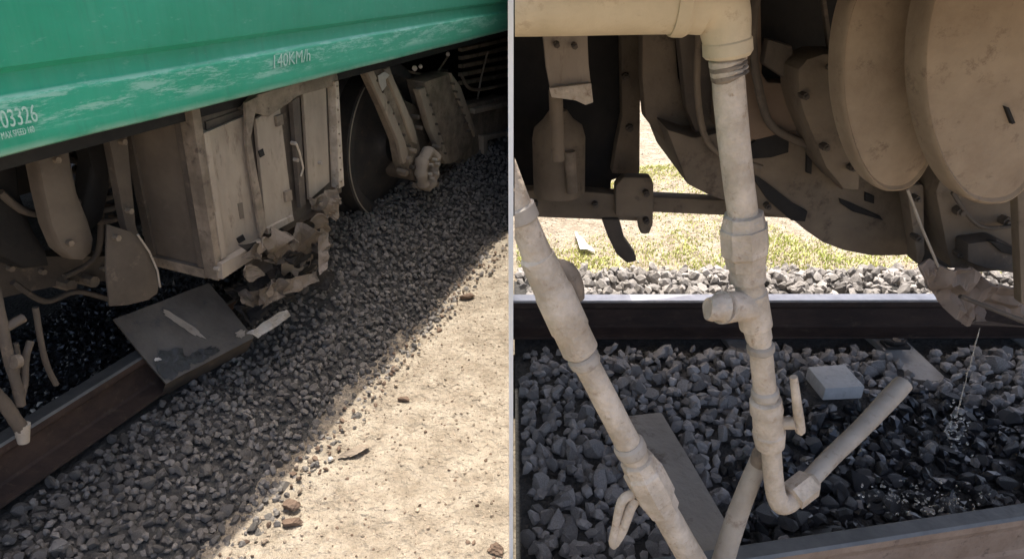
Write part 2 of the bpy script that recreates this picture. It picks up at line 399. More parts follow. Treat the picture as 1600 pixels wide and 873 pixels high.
def split_singles(P, S, mi, mats, bed, n, name, lim, label):
    px, py, fw = project(P); app = S / fw
    vis = (px > lim[0]) & (px < lim[1]) & (py > lim[2]) & (py < 885) & (P[:, 2] > np.array([bed_z(p, bed) for p in P]) - .004)
    idx = np.where(vis)[0]; idx = idx[np.argsort(-app[idx])][:n]
    m = np.zeros(len(P), bool); m[idx] = True
    rock_singles(P[m], S[m], mats, mi[m], bed)
    o = rock_mesh(name, P[~m], S[~m], mats, mi[~m], bed); o['kind'] = 'stuff'
    return o
def bed_z(p, bed): return bedL(p[0], p[1]) if bed is bL else bedR(p[0], p[1])
mL = np.array([1 if (rail_dist(pL, dL, p[0], p[1]) > .09 and p[0] * TH.x + p[1] * TH.y < 2.2) else 0 for p in PL])  # oily rock behind the left rail, blackened to put in the coach's shade
assert mL.sum() > 50
split_singles(PL, S_L, mL, [m_stone, m_wet_shade], bL, 290, 'crushed_stone', (-10, 792, 400), '')
split_singles(QR, S_R, wet, [m_stoneR, m_wet_shade], bR, 295, 'crushed_stone', (805, 1610, 430), '')

# ---------------- sand crumbs, clods and litter on the left path
def keepS(x, y): q = lat(x, y); return q < edge_q(x, y) + .05 and x < -.03 and rng.random() < .95
PS, SS = scatter(-1.6, -.02, 1.0, 5.5, .028, lambda x, y: ground_z(x, y), keepS, (-.005, .001), .003, .009)
o = rock_mesh('sand_crumbs', PS, SS, [m_clod, m_brown], (rng.random(len(PS)) < .14).astype(int)); kind(o, 'stuff', 'small crumbs and pebbles strewn over the sunlit sand', 'gravel')
def keepE(x, y): q = lat(x, y) - edge_q(x, y); return -.07 < q < .05 and x < -.03 and rng.random() < .8
PE, SE = scatter(-1.6, -.02, 1.0, 6.5, .03, lambda x, y: ground_z(x, y), keepE, (-.004, .012), .006, .016)
o = rock_mesh('edge_pebbles', PE, SE, [m_clod, m_brown, m_stone], rng.integers(0, 3, len(PE))); kind(o, 'stuff', 'broken pebbles along the border of sand and dark ballast', 'gravel')
def lump(name, px, py, r, sq, mt, z=GZ + .01, rz=0):
    bm = bmesh.new(); bmesh.ops.create_icosphere(bm, subdivisions=4, radius=1)
    rr_ = random.Random(px * 7 + py)
    pl = [(Vector((rr_.gauss(0, 1), rr_.gauss(0, 1), rr_.gauss(0, 1))).normalized(), rr_.uniform(.45, .85)) for _ in range(12)]
    for v in bm.verts:
        c = v.co.copy()
        for d_, of in pl:
            e_ = c.dot(d_) - of
            if e_ > 0: c -= d_ * e_
        c += v.co * (.16 * noise.noise(v.co * 3 + Vector((px, 0, 0))) + .07 * noise.noise(v.co * 9 + Vector((py, 0, 0))))
        v.co = Vector((c.x * sq[0], c.y * sq[1], c.z * sq[2])) * r
    o = new_obj(name, bm, mt, smooth=True); o.location = onZ(px, py, z); o.rotation_euler = (0, 0, rz); return o
tag(lump('flat_rock', 552, 705, .045, (1.3, .6, .35), m_clod, rz=.5), 'flat half-buried sandy rock beside the white scrap', 'rock')
tag(lump('paper_scrap', 516, 716, .012, (1, .8, 1.1), m_paper, rz=.5), 'tiny white scrap at the edge of the sand path', 'litter')
cg = 'brown clods where sand meets ballast'
tag(lump('dirt_clod', 455, 788, .03, (1.1, .8, .8), m_brown), 'reddish brown clod, upper one of the pair low on the sand edge', 'clod', cg)
tag(lump('dirt_clod', 456, 815, .028, (1.2, .7, .6), m_brown), 'brown clod just below its reddish neighbour on the sand edge', 'clod', cg)
tag(lump('dirt_clod', 778, 858, .035, (.9, .8, .7), m_brown), 'dark brown clod in the bottom corner of the sand by the white board', 'clod', cg)
tag(lump('dirt_clod', 632, 622, .024, (1.2, .7, .5), m_brown), 'small brown clod halfway up the sunlit sand', 'clod', cg)
tag(lump('dirt_clod', 728, 462, .035, (1.5, .6, .5), m_brown, rz=.4), 'dark sliver of earth high on the sand beside the ballast', 'clod', cg)
# rocks that catch the eye on the dark ballast
tag(lump('round_stone', 92, 850, .03, (1.1, .9, .7), m_stoneR, z=.0), 'large rounded pale grey stone low on the left ballast', 'stone')

# ---------------- grass beyond the far rail
def grass(name, n, fn, h, mt, label):
    vs_, fs = [], []
    for i in range(n):
        x, y, k = fn(); z = ground_z(x, y) - .005; a = rng.uniform(0, 2 * math.pi); hh = h * rng.uniform(.4, 1.2) * k; wd = .0035 * rng.uniform(.7, 1.5)
        lx, ly = rng.normal(0, .5, 2) * hh; c, s = math.cos(a) * wd, math.sin(a) * wd; b = len(vs_)
        vs_ += [(x - c, y - s, z), (x + c, y + s, z), (x + c * .7 + lx * .4, y + s * .7 + ly * .4, z + hh * .6), (x - c * .7 + lx * .4, y - s * .7 + ly * .4, z + hh * .6), (x + lx, y + ly, z + hh)]
        fs += [(b, b+1, b+2, b+3), (b+3, b+2, b+4)]
    me = bpy.data.meshes.new(name); me.from_pydata(vs_, [], fs); me.materials.append(mt); o = bpy.data.objects.new(name, me); COL.objects.link(o)
    return kind(o, 'stuff', label, 'grass')
def gpos():
    while True:
        x, y = rng.uniform(.03, 3.6), rng.uniform(3.2, 5.4)
        d = noise.noise(Vector((x, y, 0)) * 1.6) + .45 * noise.noise(Vector((x, y, 7)) * 6)
        if d > rng.uniform(-.4, .3): return x, y, .6 + .6 * max(0, d)
grass('dry_grass', 34000, gpos, .034, m_green_grass, 'short yellow green grass on the sunlit ground beyond the far rail')
def keepG(x, y): return x > .03 and rng.random() < .35
PG_, SG = scatter(.03, 3.6, 3.3, 7.5, .06, lambda x, y: ground_z(x, y), keepG, (-.004, .002), .004, .012)
kind(rock_mesh('plain_pebbles', PG_, SG, [m_clod, m_concl], rng.integers(0, 2, len(PG_))), 'stuff', 'pebbles scattered on the bright ground behind the underframe', 'gravel')

# ================================================================== RAILS, SLEEPERS
def rail(name, p, d, a0, a1, side, mside, mtop, clip, label, cut=0):
    # p lies on the top corner of the head nearest the camera; side = unit vector away from the camera
    n = Vector((-d.y, d.x, 0)) * side; p = V(p)
    prof = [(-.038, 0), (-.038, .010), (.018, .024), (.026, .032), (.026, .112), (.004, .128), (.0, .136), (.0, .158), (.007, .165), (.062, .165), (.069, .158), (.069, .136), (.065, .128), (.043, .112), (.043, .032), (.051, .024), (.107, .010), (.107, 0)]
    prof = [(q - cut if q > .05 and z_ > .12 else q, z_) for q, z_ in prof]
    bm = bmesh.new(); rings = []
    N = 60
    for i in range(N + 1):
        a = a0 + (a1 - a0) * i / N
        b = Vector((p.x, p.y, 0)) + d * a
        rings.append([bm.verts.new(b + n * (q[0]) + Vector((0, 0, q[1]))) for q in prof])
    m = len(prof)
    for i in range(N):
        for k in range(m):
            f = bm.faces.new((rings[i][k], rings[i+1][k], rings[i+1][(k+1) % m], rings[i][(k+1) % m])); f.material_index = 1 if k in (7, 8, 9) else 0
    bm.faces.new(rings[0]); bm.faces.new(rings[-1][::-1]); bmesh.ops.recalc_face_normals(bm, faces=bm.faces[:])
    o = new_obj(name, bm, None, clip=clip, mats=[mside, mtop]); return tag(o, label, 'rail', 'steel rails')
rail('steel_rail', pL, dL, -3, 9, 1, m_rust, m_railgrey, -1, 'dark rusty rail running under the green coach, thin bright line on its edge')
rail('steel_rail', pF, dF, -.1, 6, 1, m_rust, m_railtop, 1, 'far rail with sunlit white top in front of the grass')
rail('steel_rail', pN, dN, -1.2, 3.5, -1, m_railsand, m_railgrey, 1, 'sandy brown near rail crossing the bottom right corner', .018)
# NB near rail: seen from its outer side
def sleeper(sx, sy, a0, a1, z, label, mt):
    bm = bmesh.new(); box(bm, a0, a1, -.07, .07, -.14, z)
    for e in range(1): bmesh.ops.subdivide_edges(bm, edges=bm.edges[:], cuts=3, use_grid_fill=True)
    for v in bm.verts: v.co += Vector((0, noise.noise(v.co * 9) * .008, noise.noise(v.co * 7 + Vector((sx, 0, 0))) * .006))
    o = new_obj('concrete_sleeper', bm, mt, bevel=.008, smooth=True)
    o.location = (sx, sy, -.062 if sx > 1 else 0); o.rotation_euler = (0, .12 if sx > 1 else 0, math.atan2(sl_dir.y, sl_dir.x)); return tag(o, label, 'sleeper', 'concrete sleepers between the rails')
m_stain = mat('stained_concrete', (.22, .19, .155), (.32, .285, .235), (.11, .08, .06), scale=2.6, rough=.9, bump=.6)
sleeper(*SL[0], 0, 1.1, .012, 'brown stained concrete sleeper behind the steep cream pipe', m_stain)
sleeper(*SL[2], -.50, .6, .004, 'grey sleeper with a rail clip, half buried near the slanting outlet pipe', m_concl)
sleeper(*SL[1], -.55, .6, -.01, 'mostly buried sleeper beneath the pale concrete block', m_conc)
sleeper(*SL[3], -.55, .6, -.01, 'sleeper under the torn hanging sheet near the far rail', m_conc)
bm = bmesh.new(); prism(bm, BLK, (0, 0, -.055)); tag(new_obj('concrete_block', bm, mat('pale_grey_concrete', (.40, .385, .36), (.52, .50, .47), (.30, .285, .26), scale=9, rough=.9, bump=.5), bevel=.006, smooth=True), 'loose pale concrete block lying on the ballast', 'block')
# rail clip on sleeper
def clip_at(px, py, label):
    c = onZ(px, py, .012); t = empty('rail_clip', label, 'clip', Matrix.Translation(c), 'rail clips')
    bm = bmesh.new(); box(bm, -.05, .05, -.03, .03, 0, .014); new_obj('base_plate', bm, m_black, t, bevel=.003)
    bm = bmesh.new(); tube(bm, [(0, 0, .014), (0, 0, .032)], .018, 6); new_obj('nut', bm, m_dustd, t)
    bm = bmesh.new(); tube(bm, [(-.045, .01, .02), (-.02, -.02, .026), (.02, -.02, .026), (.045, .01, .02)], .008, 8); new_obj('spring', bm, m_black, t, smooth=True)
clip_at(1398, 540, 'dark rail clip bolted to the grey sleeper at the far rail')

exec_parts = True
# ================================================================== LEFT: GREEN COACH
h_bot = LD(0, 248, 1.5).z; h_band0 = LD(0, 222, 1.5).z; h_band1 = LD(0, 156, 1.5).z; h_mould = LD(0, 106, 1.5).z
BAND = (h_band0, h_band1)
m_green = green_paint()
coach = empty('green_coach', 'derailed coach with a bright green side and battered equipment boxes hung beneath', 'train coach', FR)
A0, A1 = -3.5, 9.5
def extr(name, prof, a0, a1, mt, n=80, clip=-1, wav=0.0, smooth=True, parent=coach):
    bm = bmesh.new(); R_ = []
    for i in range(n + 1):
        a = a0 + (a1 - a0) * i / n
        R_.append([bm.verts.new((a, q[0] + wav * noise.noise(Vector((a * 2.2, 0, q[1] * 5))), q[1] + wav * .4 * noise.noise(Vector((a * 3, 5, q[1] * 2))))) for q in prof])
    m = len(prof)
    for i in range(n):
        for k in range(m): bm.faces.new((R_[i][k], R_[i+1][k], R_[i+1][(k+1) % m], R_[i][(k+1) % m]))
    bm.faces.new(R_[0]); bm.faces.new(R_[-1][::-1]); bmesh.ops.recalc_face_normals(bm, faces=bm.faces[:])
    return new_obj(name, bm, mt, parent, smooth=smooth, clip=clip)
D0 = 1.5
outer = [(D0 + .05, h_bot), (D0 + .012, h_bot - .002), (D0 + .002, h_bot + .004), (D0 - .002, h_bot + .016), (D0, h_bot + .03)]
outer += [(D0 - .004, h_band1 - .012), (D0 - .002, h_band1 - .004), (D0 + .008, h_band1 + .002), (D0 + .012, h_band1 + .010), (D0 + .014, h_mould - .016), (D0 + .004, h_mould - .006), (D0 - .004, h_mould), (D0 - .006, h_mould + .012)]
for k in range(1, 4): outer.append((D0 - .006, h_mould + .012 + k * .16))
topz = outer[-1][1]
prof = outer + [(D0 + .1, topz + .1), (D0 + .5, topz + .22), (D0 + .55, topz + .18), (D0 + .12, topz), (D0 + .05, topz - .1), (D0 + .05, h_bot + .05)]
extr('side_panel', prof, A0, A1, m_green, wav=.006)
extr('roof', [(D0 + .5, topz + .2), (D0 + 2.4, topz + .2), (D0 + 2.8, topz - .1), (D0 + 2.8, topz - .2), (D0 + .5, topz + .1)], A0, A1, m_dust, n=8)
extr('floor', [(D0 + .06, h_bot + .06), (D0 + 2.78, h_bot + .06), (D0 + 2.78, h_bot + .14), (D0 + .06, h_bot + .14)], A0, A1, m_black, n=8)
extr('far_side_and_blocker', [(D0 + 2.8, h_bot - .9), (D0 + 2.84, h_bot - .9), (D0 + 2.84, topz), (D0 + 2.8, topz)], A0, A1, m_black, n=8)  # unseen; carried down to the ground to block light from behind
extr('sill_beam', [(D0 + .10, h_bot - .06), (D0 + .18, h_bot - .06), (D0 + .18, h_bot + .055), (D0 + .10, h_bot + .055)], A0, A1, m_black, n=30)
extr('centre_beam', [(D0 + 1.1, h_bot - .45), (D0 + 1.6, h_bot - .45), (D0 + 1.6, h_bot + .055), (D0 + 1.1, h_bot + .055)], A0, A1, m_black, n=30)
extr('inner_backing', [(2.35, h_bot - .42), (2.4, h_bot - .42), (2.4, h_bot + .055), (2.35, h_bot + .055)], A0, 1.6, m_black, n=10)  # added black plate that keeps the gap behind the strap dark
# lettering
def text(name, s, p0, size, shear=0, sx=1.0):
    cu = bpy.data.curves.new(name, 'FONT'); cu.body = s; cu.size = size; cu.extrude = .0006; cu.shear = shear
    to = bpy.data.objects.new(name + '_src', cu); COL.objects.link(to); dg = bpy.context.evaluated_depsgraph_get()
    me = bpy.data.meshes.new_from_object(to.evaluated_get(dg)); bpy.data.objects.remove(to)
    me.materials.clear(); me.materials.append(m_letter)
    for v in me.vertices: v.co = Vector((p0.x + v.co.x * sx, D0 - .006 - v.co.z, p0.z + v.co.y))
    o = bpy.data.objects.new(name, me); COL.objects.link(o); o.parent = coach; return o
def hspan(px, py0, py1): return abs(LD(px, py0, D0).z - LD(px, py1, D0).z)
p = LD(1, 200, D0); text('running_number', '03326', p, hspan(20, 200, 170) * 1.35, 0, .62)
p = LD(0, 217, D0); text('small_lettering', 'MAX SPEED 160', p, hspan(20, 213, 201) * 1.3, 0, .52)
p = LD(422, 107, D0); text('speed_lettering', '140KM/h', p, hspan(450, 104, 82) * 1.3, .15, 1.0)

def plate(name, pts, D, th, mt, parent=coach, bevel=.002, smooth=False, Ds=None):   # pixel outline laid on a coach-frame plane, given real thickness
    bm = bmesh.new(); q = [LD(x, y, (Ds[i] if Ds else D)) for i, (x, y) in enumerate(pts)]
    prism(bm, q, (0, th, 0)); return new_obj(name, bm, mt, parent, bevel=bevel, smooth=smooth, clip=-1)
# battery box --------------------------------------------------------
BD = 1.57
bc = LD(345, 434, BD); bt = LD(318, 180, BD); be = LD(533, 300, BD)
pe = loc(240, 431, 0, bc.x)                         # inner lower corner of the end face
ac, hb_, ae, Din = bc.x, bc.z, be.x, pe.y
bx = new_obj('battery_box', (lambda b: (box(b, ac + .012, ae, BD + .035, Din, hb_ + .012, h_bot + .02), b)[1])(bmesh.new()), m_dustd, coach, bevel=.004)
m_endp = mat('shade_dark_brown_panel', (.11, .087, .067), (.18, .145, .11), (.17, .135, .105), scale=4, rough=.8, bump=.2)  # darkened so the end face's shade is in its colour
def bbar(name, a0, a1, d0, d1, z0, z1, mt): bm = bmesh.new(); box(bm, a0, a1, d0, d1, z0, z1); return new_obj(name, bm, mt, bx, bevel=.002)
# end face: recessed panel in a frame (bars proud towards the camera end)
bbar('end_panel', ac + .004, ac + .012, BD + .05, Din - .02, hb_ + .03, h_bot - .02, m_endp)
bbar('corner_post', ac - .014, ac + .02, BD, BD + .055, hb_ - .004, h_bot + .0, m_dust)
bbar('end_frame', ac - .010, ac + .012, BD + .058, BD + .085, hb_ + .03, h_bot - .0, m_dustd)
bbar('end_frame', ac - .008, ac + .012, Din - .035, Din, hb_ + .03, h_bot - .02, m_dustd)
bbar('bottom_rail', ac - .012, ac + .014, BD + .058, Din + .004, hb_ - .010, hb_ + .028, m_dust)
def bplate(name, pts, D, th, mt, bevel=.0015): return plate(name, pts, D, th, mt, bx, bevel)
bplate('back_sheet', [(322, 190), (528, 118), (534, 300), (420, 372), (346, 425)], BD + .028, .006, m_dustd)
bplate('door_panel', [(326, 205), (384, 180), (405, 372), (352, 404)], BD + .010, .012, m_dustl)
bplate('door_panel', [(400, 186), (437, 163), (458, 336), (416, 360)], BD + .006, .014, m_dustl)
bplate('door_panel', [(474, 146), (509, 131), (515, 284), (484, 312)], BD + .004, .014, m_dustl)
bplate('edge_strip', [(319, 208), (327, 204), (354, 400), (347, 405)], BD - .004, .03, m_dustl)
bplate('edge_strip', [(524, 128), (529, 126), (538, 290), (530, 294)], BD - .012, .04, m_pipe)
bplate('strap', [(384, 160), (404, 150), (392, 215), (417, 355), (408, 372), (386, 230)], BD - .014, .012, m_dust)
bplate('strap', [(457, 158), (468, 150), (478, 318), (470, 325)], BD - .006, .02, m_dustd)
bplate('top_rail', [(384, 172), (402, 148), (526, 112), (530, 132), (470, 148), (420, 182)], BD + .0, .05, m_dust)
bplate('shelf_lip', [(347, 412), (414, 374), (419, 388), (348, 436)], BD - .02, .055, m_dustl)
bplate('lower_lip', [(418, 356), (458, 336), (460, 344), (420, 366)], BD - .008, .03, m_dustl)
for (x, y) in ((462, 224), (343, 420), (466, 250), (503, 255)):
    bm = bmesh.new(); c = LD(x, y, BD - .012); tube(bm, [c, c + Vector((0, .02, 0))], .008, 8); new_obj('bolt', bm, m_pipeg, bx)
for t in np.linspace(.04, .96, 9):
    for (xa, ya, xb, yb) in ((527, 128, 534, 290),):
        c = LD(xa + (xb - xa) * t, ya + (yb - ya) * t, BD - .015); b3 = bmesh.new(); tube(b3, [c + Vector((0, .012, 0)), c], .0045, 6); new_obj('rivet', b3, m_dust, bx)
bplate('hinge', [(432, 182), (442, 178), (444, 194), (434, 198)], BD - .006, .014, m_dust)
bplate('hinge', [(446, 300), (456, 296), (458, 312), (448, 316)], BD - .006, .014, m_dust)
bplate('rust_hole', [(404, 236), (411, 232), (414, 242), (407, 246)], BD + .003, .004, m_black, .0003)
bplate('rust_hole', [(372, 318), (379, 316), (382, 340), (376, 342)], BD + .007, .004, m_endp, .0003)
bplate('rust_hole', [(370, 372), (380, 366), (384, 374), (374, 380)], BD + .007, .004, m_black, .0003)
bm = bmesh.new(); tube(bm, [LD(463, 224, BD - .02), LD(468, 238, BD - .02), LD(474, 262, BD - .015), LD(470, 275, BD - .01)], .004, 8); new_obj('latch', bm, m_pipe, bx, smooth=True)
# bent metal at the far lower corner
crumple('torn_corner', [LD(484, 310, BD - .03), LD(535, 290, BD - .03), LD(530, 318, BD - .05), LD(492, 330, BD - .02)], 10, 8, .025, 12, m_endp, bx, seed=2, clip=-1)
crumple('torn_corner', [LD(500, 318, BD - .04), LD(533, 308, BD - .05), LD(528, 345, BD), LD(512, 338, BD - .02)], 8, 8, .02, 14, m_torn, bx, seed=5, clip=-1)
# things further along and left beneath the sill
plate('hanging_flap', [(168, 350), (205, 362), (224, 380), (240, 408), (249, 440), (246, 458), (232, 468), (200, 476), (172, 478), (166, 420)], 1.72, .008, m_dustd, smooth=True)
bm = bmesh.new(); tube(bm, [LD(215, 366, 1.70), LD(233, 392, 1.71), LD(246, 422, 1.715), LD(250, 448, 1.72)], .0035, 8); new_obj('flap_edge', bm, m_pipeg, coach, smooth=True)
def pad(name, pts, D, depth, mt, parent=coach):     # rounded outline with a domed face
    c = sum((LD(x, y, D) for x, y in pts), Vector()) / len(pts); bm = bmesh.new(); rings = []
    for s, dd in ((1, depth), (1, .02), (.985, .006), (.94, 0), (.6, -.008), (.25, -.011)):
        rings.append([bm.verts.new(c + (LD(x, y, D) - c) * s + Vector((0, dd, 0))) for x, y in pts])
    n = len(pts)
    for r0, r1 in zip(rings, rings[1:]):
        for k in range(n): bm.faces.new((r0[k], r0[(k+1) % n], r1[(k+1) % n], r1[k]))
    bm.faces.new(rings[-1]); bm.faces.new(rings[0][::-1]); bmesh.ops.recalc_face_normals(bm, faces=bm.faces[:])
    return new_obj(name, bm, mt, parent, smooth=True, clip=-1)
pad('tank_strap', [(52, 215), (102, 200), (110, 250), (120, 300), (138, 345), (147, 375), (144, 396), (132, 407), (116, 406), (96, 390), (80, 352), (68, 300)], 1.8, .05, m_endp)
pad('reservoir', [(-60, 180), (20, 190), (30, 300), (52, 360), (74, 398), (78, 416), (40, 420), (0, 400), (-60, 380)], 1.95, .1, m_black)
pad('bracket', [(128, 205), (165, 205), (172, 290), (160, 345), (142, 362), (128, 330), (136, 290), (140, 250)], 1.9, .05, m_black)
plate('cross_beam', [(-20, 400), (180, 400), (180, 438), (120, 440), (60, 452), (-20, 470)], 2.15, .12, m_dustd)
plate('box_frame', [(170, 212), (198, 205), (212, 350), (232, 420), (222, 425), (196, 350)], 1.78, .03, m_dustd)
for (x, y) in ((148, 440), (112, 446), (128, 352)):
    bm = bmesh.new(); c = LD(x, y, 2.1); tube(bm, [c, c + Vector((0, .08, 0))], .022, 8); new_obj('bolt', bm, m_dust, coach)
# brake rigging at the left edge of the picture
for nm, pts, r, mt in (('brake_pipe', [(-14, 430), (2, 500), (14, 560), (26, 600), (32, 632)], .013, m_dustd), ('brake_pipe', [(30, 632), (38, 600), (40, 560), (48, 532)], .009, m_dustd),
                       ('drain_pipe', [(-12, 610), (8, 632), (24, 655), (36, 672)], .017, m_dustd), ('brake_rod', [(25, 535), (29, 560), (27, 585)], .006, m_dustd), ('brake_rod', [(55, 480), (70, 560), (88, 600)], .008, m_dustd),
                       ('hanger', [(8, 512), (36, 496)], .012, m_dustd)):
    bm = bmesh.new(); q = [LD(x, y, 1.62 if nm != 'brake_rod' else 1.7) for x, y in pts]
    sm = smooth_path([(v.x, v.y, v.z, r) for v in q], 5); tube(bm, [s[:3] for s in sm], [s[3] for s in sm], 12, .12); new_obj(nm, bm, mt, coach, smooth=True)
bm = bmesh.new(); tube(bm, [LD(34, 662, 1.62), LD(37, 690, 1.62)], [.020, .014], 10); new_obj('pipe_end', bm, m_pipeg, coach, smooth=True)
bm = bmesh.new(); tube(bm, [LD(20, 565, 1.6), LD(30, 563, 1.6)], .018, 10); new_obj('pipe_union', bm, m_dust, coach, smooth=True)
for k, (x0, y0, x1, y1, w_) in enumerate(((48, 640, 58, 646, .008), (58, 634, 66, 627, .006), (87, 620, 96, 625, .005))):
    a_, b_ = onZ(x0, y0, .03), onZ(x1, y1, .04); bm = bmesh.new(); tube(bm, [a_, (a_ + b_) / 2 + Vector((0, 0, .006)), b_], [w_ * .4, w_, w_ * .3], 6)
    tag(new_obj('glinting_scrap', bm, m_paper, smooth=True), ['brightest white scrap in the dark behind the left rail', 'thin white scrap just above the brightest one behind the left rail', 'faint pale scrap farthest along the dark gap behind the left rail'][k], 'scrap', 'scraps between the rails')

for x, y, D_ in ((196, 222, 1.76), (206, 330, 1.76), (222, 400, 1.76), (92, 250, 1.78), (112, 380, 1.78), (186, 372, 1.70), (20, 420, 2.13), (70, 425, 2.13), (165, 420, 2.13)):
    c = LD(x, y, D_); bm = bmesh.new(); tube(bm, [c, c + Vector((0, .03, 0))], .010, 6); new_obj('bolt', bm, m_dust, coach)
for pts, r, D_ in (([(0, 300), (40, 330), (90, 330), (150, 300), (190, 250)], .012, 1.92), ([(110, 225), (150, 262), (158, 330), (150, 400), (100, 432)], .010, 2.0), ([(20, 440), (70, 470), (120, 455), (180, 470)], .010, 2.05)):
    q = [LD(x, y, D_) for x, y in pts]; bm = bmesh.new(); sm = smooth_path([(v.x, v.y, v.z, r) for v in q], 6); tube(bm, [a_[:3] for a_ in sm], r, 10, .1); new_obj('hose', bm, m_dustd, coach, smooth=True)
# coil spring seen past the tank strap
c = LD(150, 300, 2.0); bm = bmesh.new(); tube(bm, [c + Vector((math.cos(t) * .045, math.sin(t) * .045, .14 - t * .0065)) for t in np.linspace(0, 38, 160)], .010, 8); new_obj('coil_spring', bm, m_dustd, coach, smooth=True)
# slab lying against the rail ---------------------------------------
sl = [onZ(176, 500, .30), onZ(326, 442, .30), onZ(396, 528, .09), onZ(258, 600, .07)]
slab = empty('fallen_cover', 'tilted brown metal cover, oily at its lower edge, lying against the left rail', 'metal cover')
nrm = (sl[1] - sl[0]).cross(sl[3] - sl[0]).normalized()
if nrm.dot(C - sl[0]) < 0: nrm = -nrm
crumple('cover_plate', sl, 24, 16, .004, 5, m_plate, slab, thick=.012, seed=3, flat=False)
bm = bmesh.new(); e = [sl[3], sl[2], sl[2] - nrm * .09 - Vector((0, 0, .03)), sl[3] - nrm * .09 - Vector((0, 0, .03))]
prism(bm, e, nrm * -.01 + Vector((0, 0, -.004))); new_obj('folded_edge', bm, m_dustd, slab, bevel=.002)
def onplate(u, v): return sl[0]*(1-u)*(1-v) + sl[1]*u*(1-v) + sl[2]*u*v + sl[3]*(1-u)*v + nrm * .014
def mark(name, u0, v0, ru, rv, ang, mt, seed, amp=.35, up=0):
    bm = bmesh.new(); n = 40; rings = []
    for sc_ in (1, .75, .45, .15):
        R_ = []
        for k in range(n):
            t = 2 * math.pi * k / n; f = (1 + amp * noise.noise(Vector((math.cos(t) * 1.8, math.sin(t) * 1.8, seed))) + amp * .7 * noise.noise(Vector((math.cos(t) * 5, math.sin(t) * 5, seed)))) * sc_
            du, dv = ru * f * math.cos(t), rv * f * math.sin(t); u_, v_ = u0 + du * math.cos(ang) - dv * math.sin(ang), v0 + du * math.sin(ang) + dv * math.cos(ang)
            R_.append(bm.verts.new(onplate(min(max(u_, .005), .995), min(max(v_, .005), .995)) + nrm * (.001 + up) + nrm * .004 * noise.noise(Vector((u_ * 14, v_ * 14, seed)))))
        rings.append(R_)
    for r0, r1 in zip(rings, rings[1:]):
        for k in range(n): bm.faces.new((r0[k], r0[(k+1) % n], r1[(k+1) % n], r1[k]))
    bm.faces.new(rings[-1]); bmesh.ops.recalc_face_normals(bm, faces=bm.faces[:]); bmesh.ops.solidify(bm, geom=bm.faces[:], thickness=.002)
    return new_obj(name, bm, mt, slab, smooth=True)
mark('scraped_patch', .50, .42, .04, .26, -.25, m_pipeg, 3, .45)
mark('oily_smear', .17, .80, .17, .17, .2, m_wet_shade, 8, .5)
mark('oily_smear', .45, .88, .16, .08, .1, m_wet_shade, 5, .5)
mark('bare_scratch', .08, .68, .03, .02, .6, m_shiny, 2, .5, .003)
mark('bare_scratch', .90, .86, .05, .05, .6, m_pipeg, 12, .6, .001)
# twisted wreckage under the battery box ------------------------------
wr = empty('twisted_wreckage', 'twisted torn metal sheets piled on the ballast under the battery box', 'wreckage')
def LW(px, py, D): return FR @ LD(px, py, D)
crumple('torn_sheet', [LW(400, 372, 1.72), LW(505, 325, 1.66), LW(515, 400, 1.55), LW(430, 450, 1.60)], 18, 14, .05, 9, m_dustd, wr, seed=11, holes=.45)
crumple('torn_sheet', [LW(420, 440, 1.50), LW(498, 425, 1.52), LW(500, 438, 1.50), LW(408, 478, 1.50)], 16, 6, .018, 14, m_torn, wr, seed=4, thick=.003)
crumple('torn_sheet', [LW(385, 520, 1.52), LW(448, 482, 1.50), LW(456, 492, 1.50), LW(402, 528, 1.50)], 14, 4, .012, 16, m_concl, wr, seed=6)
crumple('torn_sheet', [LW(350, 452, 1.72), LW(415, 420, 1.66), LW(420, 480, 1.60), LW(395, 515, 1.62)], 14, 12, .04, 12, m_black, wr, seed=9)
crumple('torn_sheet', [LW(496, 340, 1.55), LW(516, 335, 1.55), LW(512, 420, 1.48), LW(500, 428, 1.48)], 6, 14, .018, 16, m_torn, wr, seed=14)
crumple('torn_sheet', [LW(440, 395, 1.6), LW(490, 360, 1.62), LW(500, 420, 1.56), LW(455, 430, 1.56)], 12, 10, .035, 14, m_endp, wr, seed=21, holes=.35)
crumple('torn_sheet', [LW(404, 452, 1.5), LW(440, 432, 1.5), LW(446, 462, 1.48), LW(412, 482, 1.48)], 10, 8, .02, 18, m_dustd, wr, seed=23)

for k in range(26):
    x, y = random.uniform(395, 505), 0; y = random.uniform(350, 470) - (x - 450) * .35; s_ = random.uniform(9, 24); D_ = random.uniform(1.5, 1.68)
    a_ = random.uniform(0, 3.1); q = [(x + s_ * math.cos(a_ + t) * 1.5, y + s_ * math.sin(a_ + t)) for t in (0, 1.3, 3.1, 4.4)]
    crumple('metal_scrap', [LW(px, py, D_ + random.uniform(-.07, .07)) for px, py in q], 7, 6, .03, 9, random.choice([m_dustd, m_black, m_black, m_endp]), wr, seed=40 + k, thick=.003)
